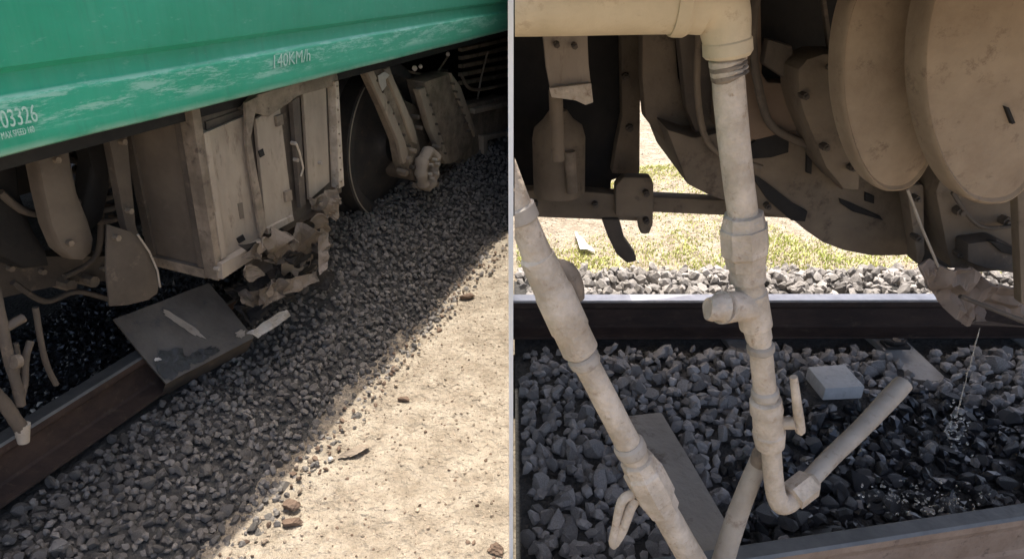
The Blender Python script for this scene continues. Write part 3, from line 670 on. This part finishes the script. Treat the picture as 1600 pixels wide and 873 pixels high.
# BOGIE ----------------------------------------------------------------
bogie = empty('bogie', 'dusty bogie with dark wheel and leaning brake arms beyond the equipment box', 'bogie', FR)
WD = 1.80
wb = LD(588, 350, WD); WR = .44
wc = Vector((LD(610, 300, WD).x, WD, wb.z + WR))
bm = bmesh.new()
prof_ = [(0, -.02), (.10, -.03), (.12, -.005), (.16, .03), (.34, .045), (.365, .008), (.375, 0), (WR - .01, 0), (WR, .006), (WR + .0, .10), (WR + .028, .11), (WR + .028, .135), (.36, .14), (0, .14)]
NS = 64; rr = []
for r_, d_ in prof_:
    rr.append([bm.verts.new(wc + Vector((r_ * math.cos(2*math.pi*k/NS), d_, r_ * math.sin(2*math.pi*k/NS)))) for k in range(NS)] if r_ else [bm.verts.new(wc + Vector((0, d_, 0)))])
for a_, b_ in zip(rr, rr[1:]):
    for k in range(NS):
        k2 = (k + 1) % NS
        if len(a_) == 1: bm.faces.new((a_[0], b_[k], b_[k2]))
        elif len(b_) == 1: bm.faces.new((a_[k], a_[k2], b_[0]))
        else: bm.faces.new((a_[k], a_[k2], b_[k2], b_[k]))
bmesh.ops.recalc_face_normals(bm, faces=bm.faces[:])
wheel = new_obj('wheel', bm, mat('dark_wheel_steel', (.03, .03, .033), (.06, .052, .047), (.09, .065, .05), scale=8, rough=.6, bump=.2, metal=.2), bogie, smooth=True, clip=-1)
bm = bmesh.new(); tube(bm, [wc + Vector((math.cos(a) * (WR - .012), -.002, math.sin(a) * (WR - .012))) for a in np.linspace(2.2, 4.3, 30)], .0035, 6); new_obj('rim_line', bm, m_pipeg, bogie, smooth=True)  # paler line along part of the rim
def bgp(name, pts, D, th, mt, bevel=.004): return plate(name, pts, D, th, mt, bogie, bevel, smooth=True)
ax = LD(668, 262, 1.60)
def disc(name, c, r, d0, d1, mt, seg=28, wob=.06):
    bm = bmesh.new(); tube(bm, [c + Vector((0, d1, 0)), c + Vector((0, d0 + .01, 0)), c + Vector((0, d0, 0))], [r, r, r * .88], seg, wob); return new_obj(name, bm, mt, bogie, smooth=True, clip=-1)
ab = disc('axle_box', ax, .085, .06, .36, m_endp)
bm = bmesh.new(); NA, NB = 36, 10; rg = []
for i in range(NA):
    a = 2 * math.pi * i / NA; R0 = .085 * (1 + .22 * noise.noise(Vector((math.cos(a) * 1.5, math.sin(a) * 1.5, 3)))); rr0 = .026 * (1 + .5 * noise.noise(Vector((math.cos(a) * 3, math.sin(a) * 3, 8))))
    rg.append([bm.verts.new(ax + Vector((math.cos(a) * (R0 + rr0 * math.cos(b2)), rr0 * 1.5 * math.sin(b2), math.sin(a) * 1.15 * (R0 + rr0 * math.cos(b2))))) for b2 in [2 * math.pi * j / NB for j in range(NB)]])
for i in range(NA):
    for j in range(NB): bm.faces.new((rg[i][j], rg[(i+1) % NA][j], rg[(i+1) % NA][(j+1) % NB], rg[i][(j+1) % NB]))
bmesh.ops.recalc_face_normals(bm, faces=bm.faces[:]); new_obj('axle_ring', bm, m_dustl, bogie, smooth=True)
for (x, y, r_) in ((642, 250, .022), (636, 270, .016), (690, 232, .018), (684, 288, .02), (660, 292, .016), (650, 236, .014)):
    c = LD(x, y, 1.62); bm = bmesh.new(); tube(bm, [c, c + Vector((.004, .06, .003))], [r_, r_ * 1.1], 6, .2); new_obj('clamp_lug', bm, m_dust, bogie)
for (x0, y0) in ((726, 150), (690, 150)):
    c = LD(x0 - 35, y0 + 40, 1.86); bm = bmesh.new(); tube(bm, [c + Vector((math.cos(t) * .06, math.sin(t) * .06, .16 - t * .0085)) for t in np.linspace(0, 38, 150)], .013, 8); new_obj('coil_spring', bm, m_dustd, bogie, smooth=True)
for t in np.linspace(.08, .92, 7):
    for (xa, ya, xb, yb, D_) in ((668, 140, 700, 248, 1.65), (708, 124, 738, 212, 1.65), (586, 116, 646, 238, 1.635)):
        c = LD(xa + (xb - xa) * t, ya + (yb - ya) * t, D_); bm = bmesh.new(); tube(bm, [c, c + Vector((0, .03, 0))], .008, 6); new_obj('bolt', bm, m_dustd, bogie)
for pts, r, D_ in (([(600, 100), (640, 112), (690, 128), (720, 180)], .008, 1.84), ([(745, 262), (770, 240), (796, 236)], .008, 1.66), ([(722, 120), (740, 140), (790, 132)], .012, 1.75)):
    q = [LD(x, y, D_) for x, y in pts]; bm = bmesh.new(); sm = smooth_path([(v.x, v.y, v.z, r) for v in q], 6); tube(bm, [a_[:3] for a_ in sm], r, 10, .1); new_obj('hose', bm, m_dust, bogie, smooth=True, clip=-1)
disc('axle_cap', ax + Vector((0, .03, 0)), .062, -.02, .05, m_dust, 12, .2)
for k in range(6):
    a_ = k * math.pi / 3 + .3; c = ax + Vector((math.cos(a_) * .055, -.055, math.sin(a_) * .055)); bm = bmesh.new(); tube(bm, [c, c + Vector((0, .03, 0))], .010, 6); new_obj('bolt', bm, m_pipeg, bogie)
bgp('brake_arm', [(570, 104), (606, 96), (622, 140), (646, 190), (657, 232), (650, 262), (634, 276), (626, 255), (620, 220), (598, 165)], 1.66, .05, m_dust)
bgp('arm_rib', [(574, 112), (584, 110), (612, 168), (634, 222), (640, 250), (630, 256), (622, 220), (600, 168)], 1.64, .02, m_dustl)
bgp('arm_rib', [(600, 108), (608, 106), (632, 160), (650, 205), (652, 225), (645, 222), (625, 165)], 1.645, .02, m_dustl)
bgp('scraped_patch', [(591, 118), (601, 112), (609, 117), (603, 124), (604, 134), (598, 142), (593, 130)], 1.632, .004, m_shiny, .0005)
for (x, y) in ((655, 183), (660, 200), (648, 262), (640, 268)):
    c = LD(x, y, 1.63); bm = bmesh.new(); tube(bm, [c, c + Vector((0, .05, 0))], .013, 8); new_obj('bolt', bm, m_dustd, bogie)
bgp('hanger_plate', [(620, 150), (650, 165), (672, 220), (660, 245), (640, 235)], 1.74, .06, m_dustd)
bgp('damper_box', [(664, 128), (706, 114), (716, 140), (728, 175), (742, 205), (741, 222), (722, 246), (704, 256), (692, 238), (678, 190)], 1.68, .12, m_dust)
bgp('damper_edge', [(705, 114), (720, 135), (744, 205), (742, 214), (728, 180), (712, 145)], 1.665, .05, m_dustl)
bgp('damper_edge', [(655, 140), (664, 136), (682, 190), (704, 254), (696, 256), (672, 200)], 1.665, .04, m_dustl)
bgp('mounting_bar', [(634, 125), (700, 108), (704, 122), (640, 138)], 1.8, .05, m_dustd)
bgp('side_frame', [(725, 165), (792, 150), (798, 268), (742, 262), (700, 250), (722, 230)], 1.72, .12, m_dust)
bgp('frame_ledge', [(742, 170), (798, 158), (798, 165), (742, 178)], 1.68, .05, m_dustl)
bgp('frame_ledge', [(755, 212), (798, 205), (798, 211), (762, 219), (763, 250), (757, 250)], 1.68, .05, m_dustl)
bgp('dark_opening', [(765, 222), (798, 215), (798, 262), (766, 262)], 1.715, .01, m_black)
disc('pivot_pin', LD(763, 245, 1.70), .022, -.02, .04, m_pipeg, 14)
bm = bmesh.new(); tube(bm, [LD(762, 80, 1.8), LD(752, 120, 1.8), LD(744, 168, 1.8)], .008, 8); new_obj('brake_hose', bm, m_pipeg, bogie, smooth=True)
for k in range(6): bgp('step_slat', [(722, 62 + 13*k), (796, 44 + 14*k), (796, 50 + 14*k), (722, 68 + 13*k)], 1.80, .03, m_dust, .002)
bgp('end_panel', [(690, 55), (798, 30), (798, 170), (720, 165)], 2.12, .03, m_black)
for (x, y, s) in ((648, 107, .016), (657, 104, .012), (700, 85, .014)):
    c = LD(x, y, 1.75); bm = bmesh.new(); tube(bm, [c, c + Vector((.02, .01, .006))], [s, s * .7], 8, .3); new_obj('bare_clip', bm, m_shiny, bogie, smooth=True)
bm = bmesh.new(); tube(bm, [LD(684, 112, 1.78), LD(700, 88, 1.78)], .007, 8); new_obj('short_rod', bm, m_dust, bogie, smooth=True)
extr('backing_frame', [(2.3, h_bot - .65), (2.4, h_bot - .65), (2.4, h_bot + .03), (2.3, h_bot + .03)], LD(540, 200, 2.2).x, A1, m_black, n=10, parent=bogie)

# ================================================================== RIGHT: UNDERSIDE OF THE COACH
under = empty('coach_underframe', 'dust-coated underside of a coach over the track, with rounded drums and torn metal', 'coach underframe')
def yp(name, pts, Y, depth, mt, parent=under, bevel=.012, smooth=True):       # outline on an upright plane, extruded away from the camera
    bm = bmesh.new(); prism(bm, [onY(x, y, Y) for x, y in pts], (0, depth, 0)); return new_obj(name, bm, mt, parent, bevel=bevel, smooth=smooth, clip=1)
bm = bmesh.new(); box(bm, .02, 6.5, .78, 2.80, 1.475, 2.3); new_obj('coach_body', bm, m_dustd, under)
yp('black_backdrop', [(1000, -30), (1660, -30), (1660, 300), (1440, 280), (1120, 250), (1060, 180), (1003, 150)], 2.6, .06, m_black)  # added black sheet closing a bright slit behind the skirts
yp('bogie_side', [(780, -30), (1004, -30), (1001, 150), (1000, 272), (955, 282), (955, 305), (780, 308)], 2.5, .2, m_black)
yp('upright', [(955, -20), (1003, -20), (1001, 150), (998, 272), (956, 272), (962, 230), (972, 180), (970, 60)], 2.42, .07, m_hull)
yp('brake_beam', [(790, 298), (880, 296), (1000, 306), (1240, 318), (1244, 342), (1020, 332), (1000, 346), (790, 338)], 2.28, .07, m_hull)
yp('beam_end', [(962, 290), (975, 276), (1018, 277), (1022, 290), (1021, 350), (1015, 366), (1001, 366), (997, 340), (962, 338)], 2.24, .06, m_hull)
yp('brake_strut', [(940, 342), (968, 342), (976, 372), (992, 395), (996, 408), (980, 412), (964, 398), (950, 370)], 2.26, .05, m_dustd)
yp('web_plate', [(1128, -20), (1190, -20), (1192, 115), (1200, 128), (1248, 130), (1300, 150), (1320, 300), (1240, 205), (1180, 220), (1120, 200)], 1.95, .08, mat('brown_web', (.13, .09, .06), (.19, .135, .095), scale=4, rough=.8, bump=.2))
yp('curved_skirt', [(1004, -20), (1050, -20), (1060, 120), (1085, 210), (1120, 268), (1080, 280), (1042, 225), (1008, 185), (1003, 120)], 2.15, .08, m_hull)
yp('curved_skirt', [(1052, -20), (1130, -20), (1130, 285), (1106, 255), (1072, 170)], 2.05, .06, m_dustd)
yp('belly_plate', [(1040, 200), (1085, 215), (1130, 205), (1215, 215), (1330, 150), (1445, 250), (1446, 396), (1405, 400), (1362, 400), (1320, 392), (1288, 380), (1262, 362), (1240, 344), (1180, 330), (1110, 306), (1074, 288)], 2.0, .5, m_hull)
yp('recess_shade_plate', [(1180, -30), (1340, -30), (1340, 150), (1180, 150)], 2.1, .05, m_black)  # black plate standing in for the shade of the upper hole
yp('recess_rod', [(1284, -10), (1290, -10), (1302, 80), (1296, 82)], 1.9, .02, m_dustd, bevel=.001)
yp('cross_link', [(1200, 60), (1240, 72), (1246, 118), (1228, 124), (1192, 100)], 1.92, .05, m_dustd)
yp('rounded_cover', [(1246, 108), (1262, 92), (1286, 83), (1320, 82), (1345, 90), (1345, 300), (1318, 296), (1290, 262), (1256, 180), (1248, 150)], 1.82, .15, m_hull, bevel=.03)
yp('dark_slot_plate', [(1172, 226), (1200, 205), (1222, 190), (1234, 200), (1232, 238), (1205, 246), (1176, 248)], 1.985, .02, m_black, bevel=.002)  # black plates laid on the belly as the shade in its gaps
yp('dark_slot_plate', [(1170, 268), (1196, 284), (1240, 318), (1262, 330), (1258, 346), (1236, 344), (1200, 312)], 1.985, .02, m_black, bevel=.002)
yp('dark_slot_plate', [(1262, 228), (1270, 234), (1268, 272), (1261, 270)], 1.985, .02, m_black, bevel=.001)
yp('dark_slot_plate', [(1312, 310), (1332, 318), (1376, 338), (1380, 344), (1332, 330), (1314, 318)], 1.992, .02, m_black, bevel=.001)
yp('dark_slot_plate', [(1352, 300), (1366, 306), (1366, 318), (1352, 314)], 1.992, .02, m_black, bevel=.001)
yp('post', [(1416, 288), (1444, 288), (1446, 396), (1440, 412), (1432, 412), (1432, 396), (1424, 340)], 1.85, .06, m_hull)
yp('gap_backing', [(1440, 268), (1500, 268), (1500, 420), (1440, 418)], 2.2, .05, m_black)  # black sheet standing in for the shade in this gap
yp('side_bracket', [(1476, 260), (1640, 230), (1640, 420), (1600, 424), (1588, 428), (1560, 424), (1532, 426), (1500, 420), (1486, 418), (1478, 380), (1462, 300)], 1.8, .2, m_hull)
yp('bracket_rib', [(1512, 380), (1560, 374), (1600, 394), (1600, 428), (1540, 420), (1512, 410)], 1.74, .07, m_dustd)
yp('dark_slot_plate', [(1546, 376), (1560, 378), (1588, 390), (1588, 400), (1566, 394)], 1.728, .02, m_black, bevel=.002)
yp('edge_strip', [(1588, 240), (1606, 240), (1606, 480), (1596, 474), (1592, 360)], 1.45, .03, m_hull, bevel=.004)
# two rounded drums
def drum(name, cx, cy, rx, ry, Y, ex, mt, label=None):
    n = 72; bm = bmesh.new(); rings = []; c = onY(cx, cy, Y)
    for s, dd in ((1, .07), (1, .035), (.992, .016), (.975, .004), (.955, .0), (.93, .006), (.7, -.004), (.4, -.010), (.15, -.012)):
        R_ = []
        for k in range(n):
            a = 2 * math.pi * k / n; q = onY(cx + rx * math.copysign(abs(math.cos(a)) ** ex, math.cos(a)) * (1 - .16 * max(0, math.sin(a)) ** 2), cy + ry * math.sin(a), Y)
            p_ = c + (q - c) * s + Vector((0, dd, 0)); p_ += Vector((noise.noise(q * 3), 0, noise.noise(q * 3 + Vector((4, 0, 0))))) * .006 * s; R_.append(bm.verts.new(p_))
        rings.append(R_)
    for r0, r1 in zip(rings, rings[1:]):
        for k in range(n): bm.faces.new((r0[k], r0[(k+1) % n], r1[(k+1) % n], r1[k]))
    bm.faces.new(rings[-1]); bm.faces.new(rings[0][::-1]); bmesh.ops.recalc_face_normals(bm, faces=bm.faces[:])
    return new_obj(name, bm, mt, under, smooth=True)
drum('rounded_drum', 1400, 120, 84, 184, 1.5, .8, m_tank)
dB = drum('rounded_drum', 1552, 110, 108, 214, 1.32, .8, m_tank)
yp('dark_slot_plate', [(1571, 166), (1577, 168), (1587, 192), (1582, 194)], 1.30, .02, m_black, bevel=.0005)
bm = bmesh.new(); tube(bm, [onY(1418, 296, 1.5), onY(1440, 355, 1.52), onY(1466, 416, 1.55)], .0035, 8); new_obj('thin_rod', bm, m_pipeg, under, smooth=True)
def bolt_at(x, y, Y, r, parent=under, mt=m_dustd):
    c = onY(x, y, Y); bm = bmesh.new(); tube(bm, [c + Vector((0, .03, 0)), c + Vector((0, -.008, 0))], r, 6); tube(bm, [c + Vector((0, -.007, 0)), c + Vector((0, -.018, 0))], r * .55, 8); new_obj('bolt', bm, mt, parent)
for x, y, Y, r in ((1150, 60, 1.93, .014), (1152, 180, 1.93, .014), (1258, 150, 1.80, .010), (1300, 105, 1.80, .010), (1290, 230, 1.80, .011), (1332, 262, 1.80, .010), (1200, 322, 1.98, .010), (1432, 310, 1.83, .010), (1434, 372, 1.83, .010), (1500, 330, 1.78, .014), (1500, 396, 1.78, .012), (1572, 345, 1.78, .014), (978, 120, 2.40, .014), (984, 200, 2.40, .014), (1010, 302, 2.22, .012), (1010, 345, 2.22, .012), (836, 318, 2.26, .012), (930, 320, 2.26, .012), (870, 70, 1.53, .007), (898, 72, 1.53, .007)): bolt_at(x, y, Y, r)
def hose(name, pts, r, mt, parent=under):
    q = [onY(x, y, Y) for x, y, Y in pts]; sm = smooth_path([(v.x, v.y, v.z, r) for v in q], 6); bm = bmesh.new(); tube(bm, [a[:3] for a in sm], r, 10, .08); new_obj(name, bm, mt, parent, smooth=True)
hose('brake_hose', [(1182, -10, 1.9), (1176, 60, 1.9), (1184, 130, 1.88), (1206, 196, 1.9), (1262, 226, 1.93)], .012, m_dustd)
hose('brake_hose', [(1092, 40, 2.0), (1090, 150, 1.98), (1112, 230, 1.96), (1190, 262, 1.94)], .010, m_hull)
hose('cable', [(1488, 300, 1.78), (1530, 352, 1.76), (1590, 352, 1.76)], .006, m_dustd)
# torn sheet
bm = bmesh.new()
outl = [(1440, 418), (1462, 412), (1490, 420), (1512, 414), (1530, 424), (1546, 440), (1580, 448), (1610, 440), (1640, 444), (1640, 512), (1600, 508), (1578, 498), (1556, 498), (1538, 508), (1520, 516), (1506, 505), (1494, 498), (1480, 480), (1470, 464), (1458, 456), (1448, 440)]
vsx = [bm.verts.new(onY(x, y, 1.62)) for x, y in outl]; bm.faces.new(vsx); bmesh.ops.triangulate(bm, faces=bm.faces[:]); bmesh.ops.subdivide_edges(bm, edges=bm.edges[:], cuts=4, use_grid_fill=True)
for v in bm.verts: v.co.y += .07 * noise.noise(v.co * 9) + .04 * (1 - 2 * abs(noise.noise(v.co * 16)))
bmesh.ops.recalc_face_normals(bm, faces=bm.faces[:]); bmesh.ops.solidify(bm, geom=bm.faces[:], thickness=.006)
ts = new_obj('torn_sheet', bm, mat('torn_brown_sheet', (.20, .155, .125), (.29, .23, .185), (.13, .09, .07), scale=8, rough=.75, bump=.4), under, smooth=True)
bm = bmesh.new(); tube(bm, [onY(1500, 462, 1.53), onY(1560, 486, 1.53), onY(1610, 505, 1.53)], [.006, .006, .008], 8); new_obj('bent_rod', bm, m_dustd, under, smooth=True)
# hanging strap and bottle-shaped cylinder
hs = empty('hanging_bracket', 'beige folded strap holding a rod above the brake beam', 'bracket')
yp('strap_plate', [(846, 30), (917, 30), (920, 100), (926, 158), (916, 163), (904, 158), (862, 150), (854, 110)], 1.55, .05, m_dustl, hs, bevel=.004)
yp('strap_foot', [(858, 138), (924, 130), (927, 160), (915, 164), (900, 157), (862, 152)], 1.53, .018, m_pipe, hs, bevel=.002)
bm = bmesh.new(); tube(bm, [onY(868, 140, 1.62), onY(872, 250, 1.62)], .017, 14); new_obj('rod', bm, m_hull, hs, smooth=True)
bc_ = empty('brake_cylinder', 'dark bottle-shaped cylinder resting on the brake beam', 'brake cylinder')
P_ = [(872, 172, 14), (872, 186, 24), (872, 198, 38), (873, 215, 42), (874, 300, 40)]
bm = bmesh.new(); tube(bm, [onY(x, y, 2.2) for x, y, r in P_], [rad(x, y, 2.2, r) for x, y, r in P_], 28, .03); new_obj('cylinder_body', bm, m_hull, bc_, smooth=True)
bm = bmesh.new(); tube(bm, [onY(890, 236, 2.1), onY(894, 300, 2.1)], rad(890, 260, 2.1, 9), 12); new_obj('push_rod', bm, m_dust, bc_, smooth=True)

# ---------------- pipes in the foreground
def pipe(name, pts, mt, parent, seg=24, wob=.05, sub=5, tw=True):
    wob *= .45    # pts: px, py, Y, radius in pixels
    q = []
    for x, y, Y, r in pts: v = onY(x, y, Y); q.append((v.x, v.y, v.z, rad(x, y, Y, r)))
    s = smooth_path(q, sub) if sub > 1 else q
    bm = bmesh.new(); tube(bm, [a[:3] for a in s], [a[3] for a in s], seg, wob); return new_obj(name, bm, mt, parent, smooth=True if sub > 1 else 24, clip=1)
YP = .95
vp = empty('vertical_drain_pipe', 'cream vertical pipe with elbow, union nut and tee hanging from the coach', 'pipe')
pipe('header_pipe', [(760, -14, .95, 68), (900, -12, .95, 64), (1050, -8, .95, 58), (1100, -6, .95, 57)], m_pipe2, vp, 32, .02)
pipe('joint_ring', [(1050, -8, .95, 61), (1056, -8, .95, 63), (1070, -8, .95, 63), (1076, -8, .95, 60)], m_pipe2, vp, 32, .01, 1)
pipe('elbow', [(1072, -8, .95, 56), (1098, -4, .95, 55), (1118, 6, .95, 50), (1130, 26, .95, 42), (1134, 50, .95, 38), (1136, 66, .95, 36)], m_pipe2, vp, 32, .015)
pipe('elbow_collar', [(1136, 58, .95, 35), (1136, 64, .95, 38), (1137, 82, .95, 38), (1137, 88, .95, 34)], m_pipe2, vp, 32, .03, 1)
for k in range(4): pipe('thread_ring', [(1137 + k, 92 + 7*k, .95, 27), (1137 + k, 94 + 7*k, .95, 29), (1137 + k, 97 + 7*k, .95, 29), (1138 + k, 99 + 7*k, .95, 26)], m_dust if k % 2 else m_pipe, vp, 24, .06, 1)
pipe('upper_pipe', [(1136, 84, .95, 24), (1140, 150, .95, 25), (1150, 250, .95, 24), (1162, 345, .95, 23)], m_pipe, vp)
pipe('union_nut', [(1161, 332, .95, 24), (1161, 334, .95, 31), (1162, 352, .95, 34), (1162, 353, .95, 37), (1164, 392, .95, 37), (1165, 396, .95, 33), (1166, 414, .95, 31), (1166, 415, .95, 24)], m_pipe, vp, 8, .0, 1)
pipe('union_collar', [(1162, 338, .95, 25), (1162, 339, .95, 30), (1162, 346, .95, 30), (1162, 347, .95, 25)], m_pipeg, vp, 24, .02, 1)
pipe('tee_body', [(1167, 414, .95, 27), (1169, 436, .95, 27), (1169, 438, .95, 22), (1173, 455, .95, 22), (1173, 457, .95, 25), (1181, 508, .95, 25), (1182, 510, .95, 21), (1186, 528, .95, 20), (1186, 529, .95, 17)], m_pipe, vp, 24, .04, 1)
pipe('tee_outlet', [(1176, 478, .95, 24), (1150, 478, .93, 24), (1134, 480, .92, 25), (1128, 480, .915, 26)], m_pipe, vp, 24, .04, 3)
pipe('outlet_cap', [(1130, 480, .915, 24), (1122, 480, .912, 20), (1110, 483, .905, 19), (1106, 483, .904, 16)], m_pipe, vp, 24, .05, 2)
pipe('lower_pipe', [(1186, 520, .95, 17), (1192, 580, .95, 17.5), (1198, 640, .95, 17)], m_pipe, vp)
pipe('valve_body', [(1196, 622, .95, 18), (1196, 624, .95, 24), (1198, 642, .95, 25), (1199, 644, .95, 23), (1201, 672, .95, 23), (1201, 674, .95, 25), (1203, 694, .95, 22), (1203, 696, .95, 16)], m_pipe, vp, 24, .04, 1)
pipe('valve_stem', [(1210, 660, .95, 11), (1234, 660, .94, 10), (1244, 660, .935, 10)], m_pipe, vp, 14, .05, 2)
pipe('valve_lever', [(1240, 588, .93, 6), (1244, 620, .93, 7), (1250, 668, .935, 8), (1250, 673, .935, 6)], m_pipe, vp, 12, .03, 3)
pipe('bottom_elbow', [(1204, 690, .95, 15), (1208, 740, .95, 15), (1212, 770, .95, 15), (1220, 786, .95, 16), (1234, 782, .96, 16), (1246, 768, .97, 16)], m_pipe, vp, 24, .05)
pipe('elbow_nut', [(1236, 776, .96, 18), (1238, 774, .962, 23), (1264, 754, .98, 23), (1267, 751, .985, 16)], m_pipe, vp, 6, .0, 1)
pipe('outlet_pipe', [(1262, 752, .985, 14), (1300, 712, 1.03, 14), (1350, 664, 1.09, 14), (1395, 616, 1.15, 15), (1412, 598, 1.17, 14)], m_pipeg, vp)
dp = empty('slanting_drain_pipe', 'thick cream pipe slanting beside the white board, with a forked lever', 'pipe')
pipe('upper_tube', [(770, 220, .95, 23), (800, 300, .95, 23), (822, 356, .95, 23), (850, 424, .95, 25)], m_pipe, dp)
pipe('clamp', [(807, 320, .95, 24), (808, 323, .95, 28), (816, 342, .95, 28), (817, 345, .95, 24)], m_pipeg, dp, 24, .04, 1)
pipe('sleeve', [(838, 398, .95, 24), (839, 401, .95, 28), (862, 450, .95, 29), (866, 458, .95, 31), (890, 510, .95, 31), (892, 515, .95, 29), (906, 545, .95, 29), (907, 548, .95, 21)], m_pipe, dp, 24, .05, 1)
pipe('side_lug', [(868, 412, 1.0, 10), (884, 422, 1.0, 16), (896, 444, 1.0, 16), (902, 466, 1.0, 12)], m_dust, dp, 14, .1, 2)
pipe('middle_tube', [(904, 545, .95, 21), (940, 612, .95, 20.5), (975, 680, .95, 20.5), (1004, 734, .95, 21)], m_pipe, dp)
pipe('union', [(994, 714, .95, 21), (995, 717, .95, 27), (1002, 730, .95, 28), (1004, 734, .95, 32), (1024, 772, .95, 32), (1026, 776, .95, 28), (1035, 792, .95, 27), (1036, 795, .95, 21)], m_pipe, dp, 8, .0, 1)
pipe('thread_ring', [(980, 690, .95, 22), (982, 694, .95, 25), (987, 703, .95, 25), (989, 707, .95, 22)], m_pipeg, dp, 24, .05, 1)
pipe('thread_ring', [(908, 552, .95, 22), (910, 556, .95, 25), (915, 565, .95, 25), (917, 569, .95, 22)], m_pipeg, dp, 24, .05, 1)
pipe('thread_ring', [(1188, 536, .95, 18), (1188, 539, .95, 21), (1189, 546, .95, 21), (1189, 549, .95, 18)], m_pipeg, vp, 24, .05, 1)
pipe('thread_ring', [(1195, 606, .95, 18), (1195, 609, .95, 21), (1196, 616, .95, 21), (1196, 619, .95, 18)], m_pipeg, vp, 24, .05, 1)
pipe('lower_tube', [(1034, 790, .95, 21), (1060, 836, .95, 21), (1092, 890, .95, 21), (1120, 935, .95, 21)], m_pipe, dp)
pipe('fork_lever', [(990, 770, .945, 7), (972, 782, .94, 8), (962, 820, .94, 6), (958, 846, .94, 7), (960, 854, .94, 4)], m_pipe, dp, 12, .05, 4)
pipe('fork_lever', [(994, 776, .945, 9), (984, 796, .94, 8), (972, 828, .94, 8), (962, 850, .94, 5)], m_pipe, dp, 12, .05, 4)
tp = empty('thin_drain_pipe', 'thinner grey cream pipe leaning behind the vertical pipe down to the near rail', 'pipe')
pipe('tube', [(1192, 706, 1.0, 14), (1172, 752, 1.0, 15), (1150, 810, 1.0, 16), (1128, 880, 1.0, 17)], m_pipeg, tp, 18)
pipe('tube_end', [(1194, 696, .99, 9), (1192, 708, .99, 16), (1186, 724, .99, 14)], m_dust, tp, 14, .08, 2)

# ---------------- leaking liquid and splashes
m_liq = bpy.data.materials.new('clear_liquid'); m_liq.use_nodes = True; b_ = m_liq.node_tree.nodes['Principled BSDF']
b_.inputs['Roughness'].default_value = .08; b_.inputs['Transmission Weight'].default_value = .75; b_.inputs['IOR'].default_value = 1.33; b_.inputs['Base Color'].default_value = (.92, .88, .78, 1)
leak = empty('leaking_liquid', 'thin stream of liquid dripping from the torn sheet onto the wet ballast', 'liquid')
bm = bmesh.new(); a_ = onY(1531, 512, 1.60); b2 = Vector((a_.x, a_.y, .04))
b2 = onY(1494, 650, 1.56)
pts = []
for k in range(26):
    t = k / 25; p_ = a_.lerp(b2, t) + Vector((noise.noise(Vector((t * 9, 0, 0))), noise.noise(Vector((t * 9, 5, 0))), 0)) * .0025; pts.append((p_, .0009 + .003 * abs(noise.noise(Vector((t * 16, 2, 0))))))
tube(bm, [q[0] for q in pts], [q[1] for q in pts], 8); new_obj('stream', bm, m_liq, leak, smooth=True)
bm = bmesh.new()
def drop(c, s, st=1):
    m4 = Matrix.Translation(c) @ Matrix.Rotation(random.uniform(0, 3), 4, 'X') @ Matrix.Rotation(random.uniform(0, 3), 4, 'Z') @ Matrix.Diagonal((s * st, s, s * .7, 1))
    bmesh.ops.create_icosphere(bm, subdivisions=1, radius=1, matrix=m4)
for k in range(70):
    x, y = random.gauss(1496, 12), random.gauss(655, 24); drop(onZ(x, y, .03 + random.random() * .05), random.uniform(.0015, .005), random.uniform(1, 2))
for k in range(150):
    t = random.random(); x, y = (random.gauss(1470, 40), random.gauss(785, 16)) if t < .6 else (random.gauss(1400, 30), random.gauss(770, 14)); drop(onZ(x, y, .03 + random.random() * .03), random.uniform(.001, .0045), random.uniform(1, 2.2))
o = new_obj('splash_drops', bm, m_liq, leak, smooth=True); o['kind'] = 'stuff'
# ---------------- litter beyond the rail
for k, (c4, mt, lb) in enumerate((([(898, 360), (912, 372), (930, 392), (906, 388)], m_paper, 'crumpled white scrap lying on the grass left of the brake strut'),)):
    crumple('paper_scrap', [onZ(x, y, GZ + .03 + .02 * (i % 2)) for i, (x, y) in enumerate(c4)], 6, 6, .015, 12, mt, seed=k, thick=.002); tag(bpy.data.objects[[o.name for o in bpy.data.objects if o.name.startswith('paper_scrap')][-1]], lb, 'litter')
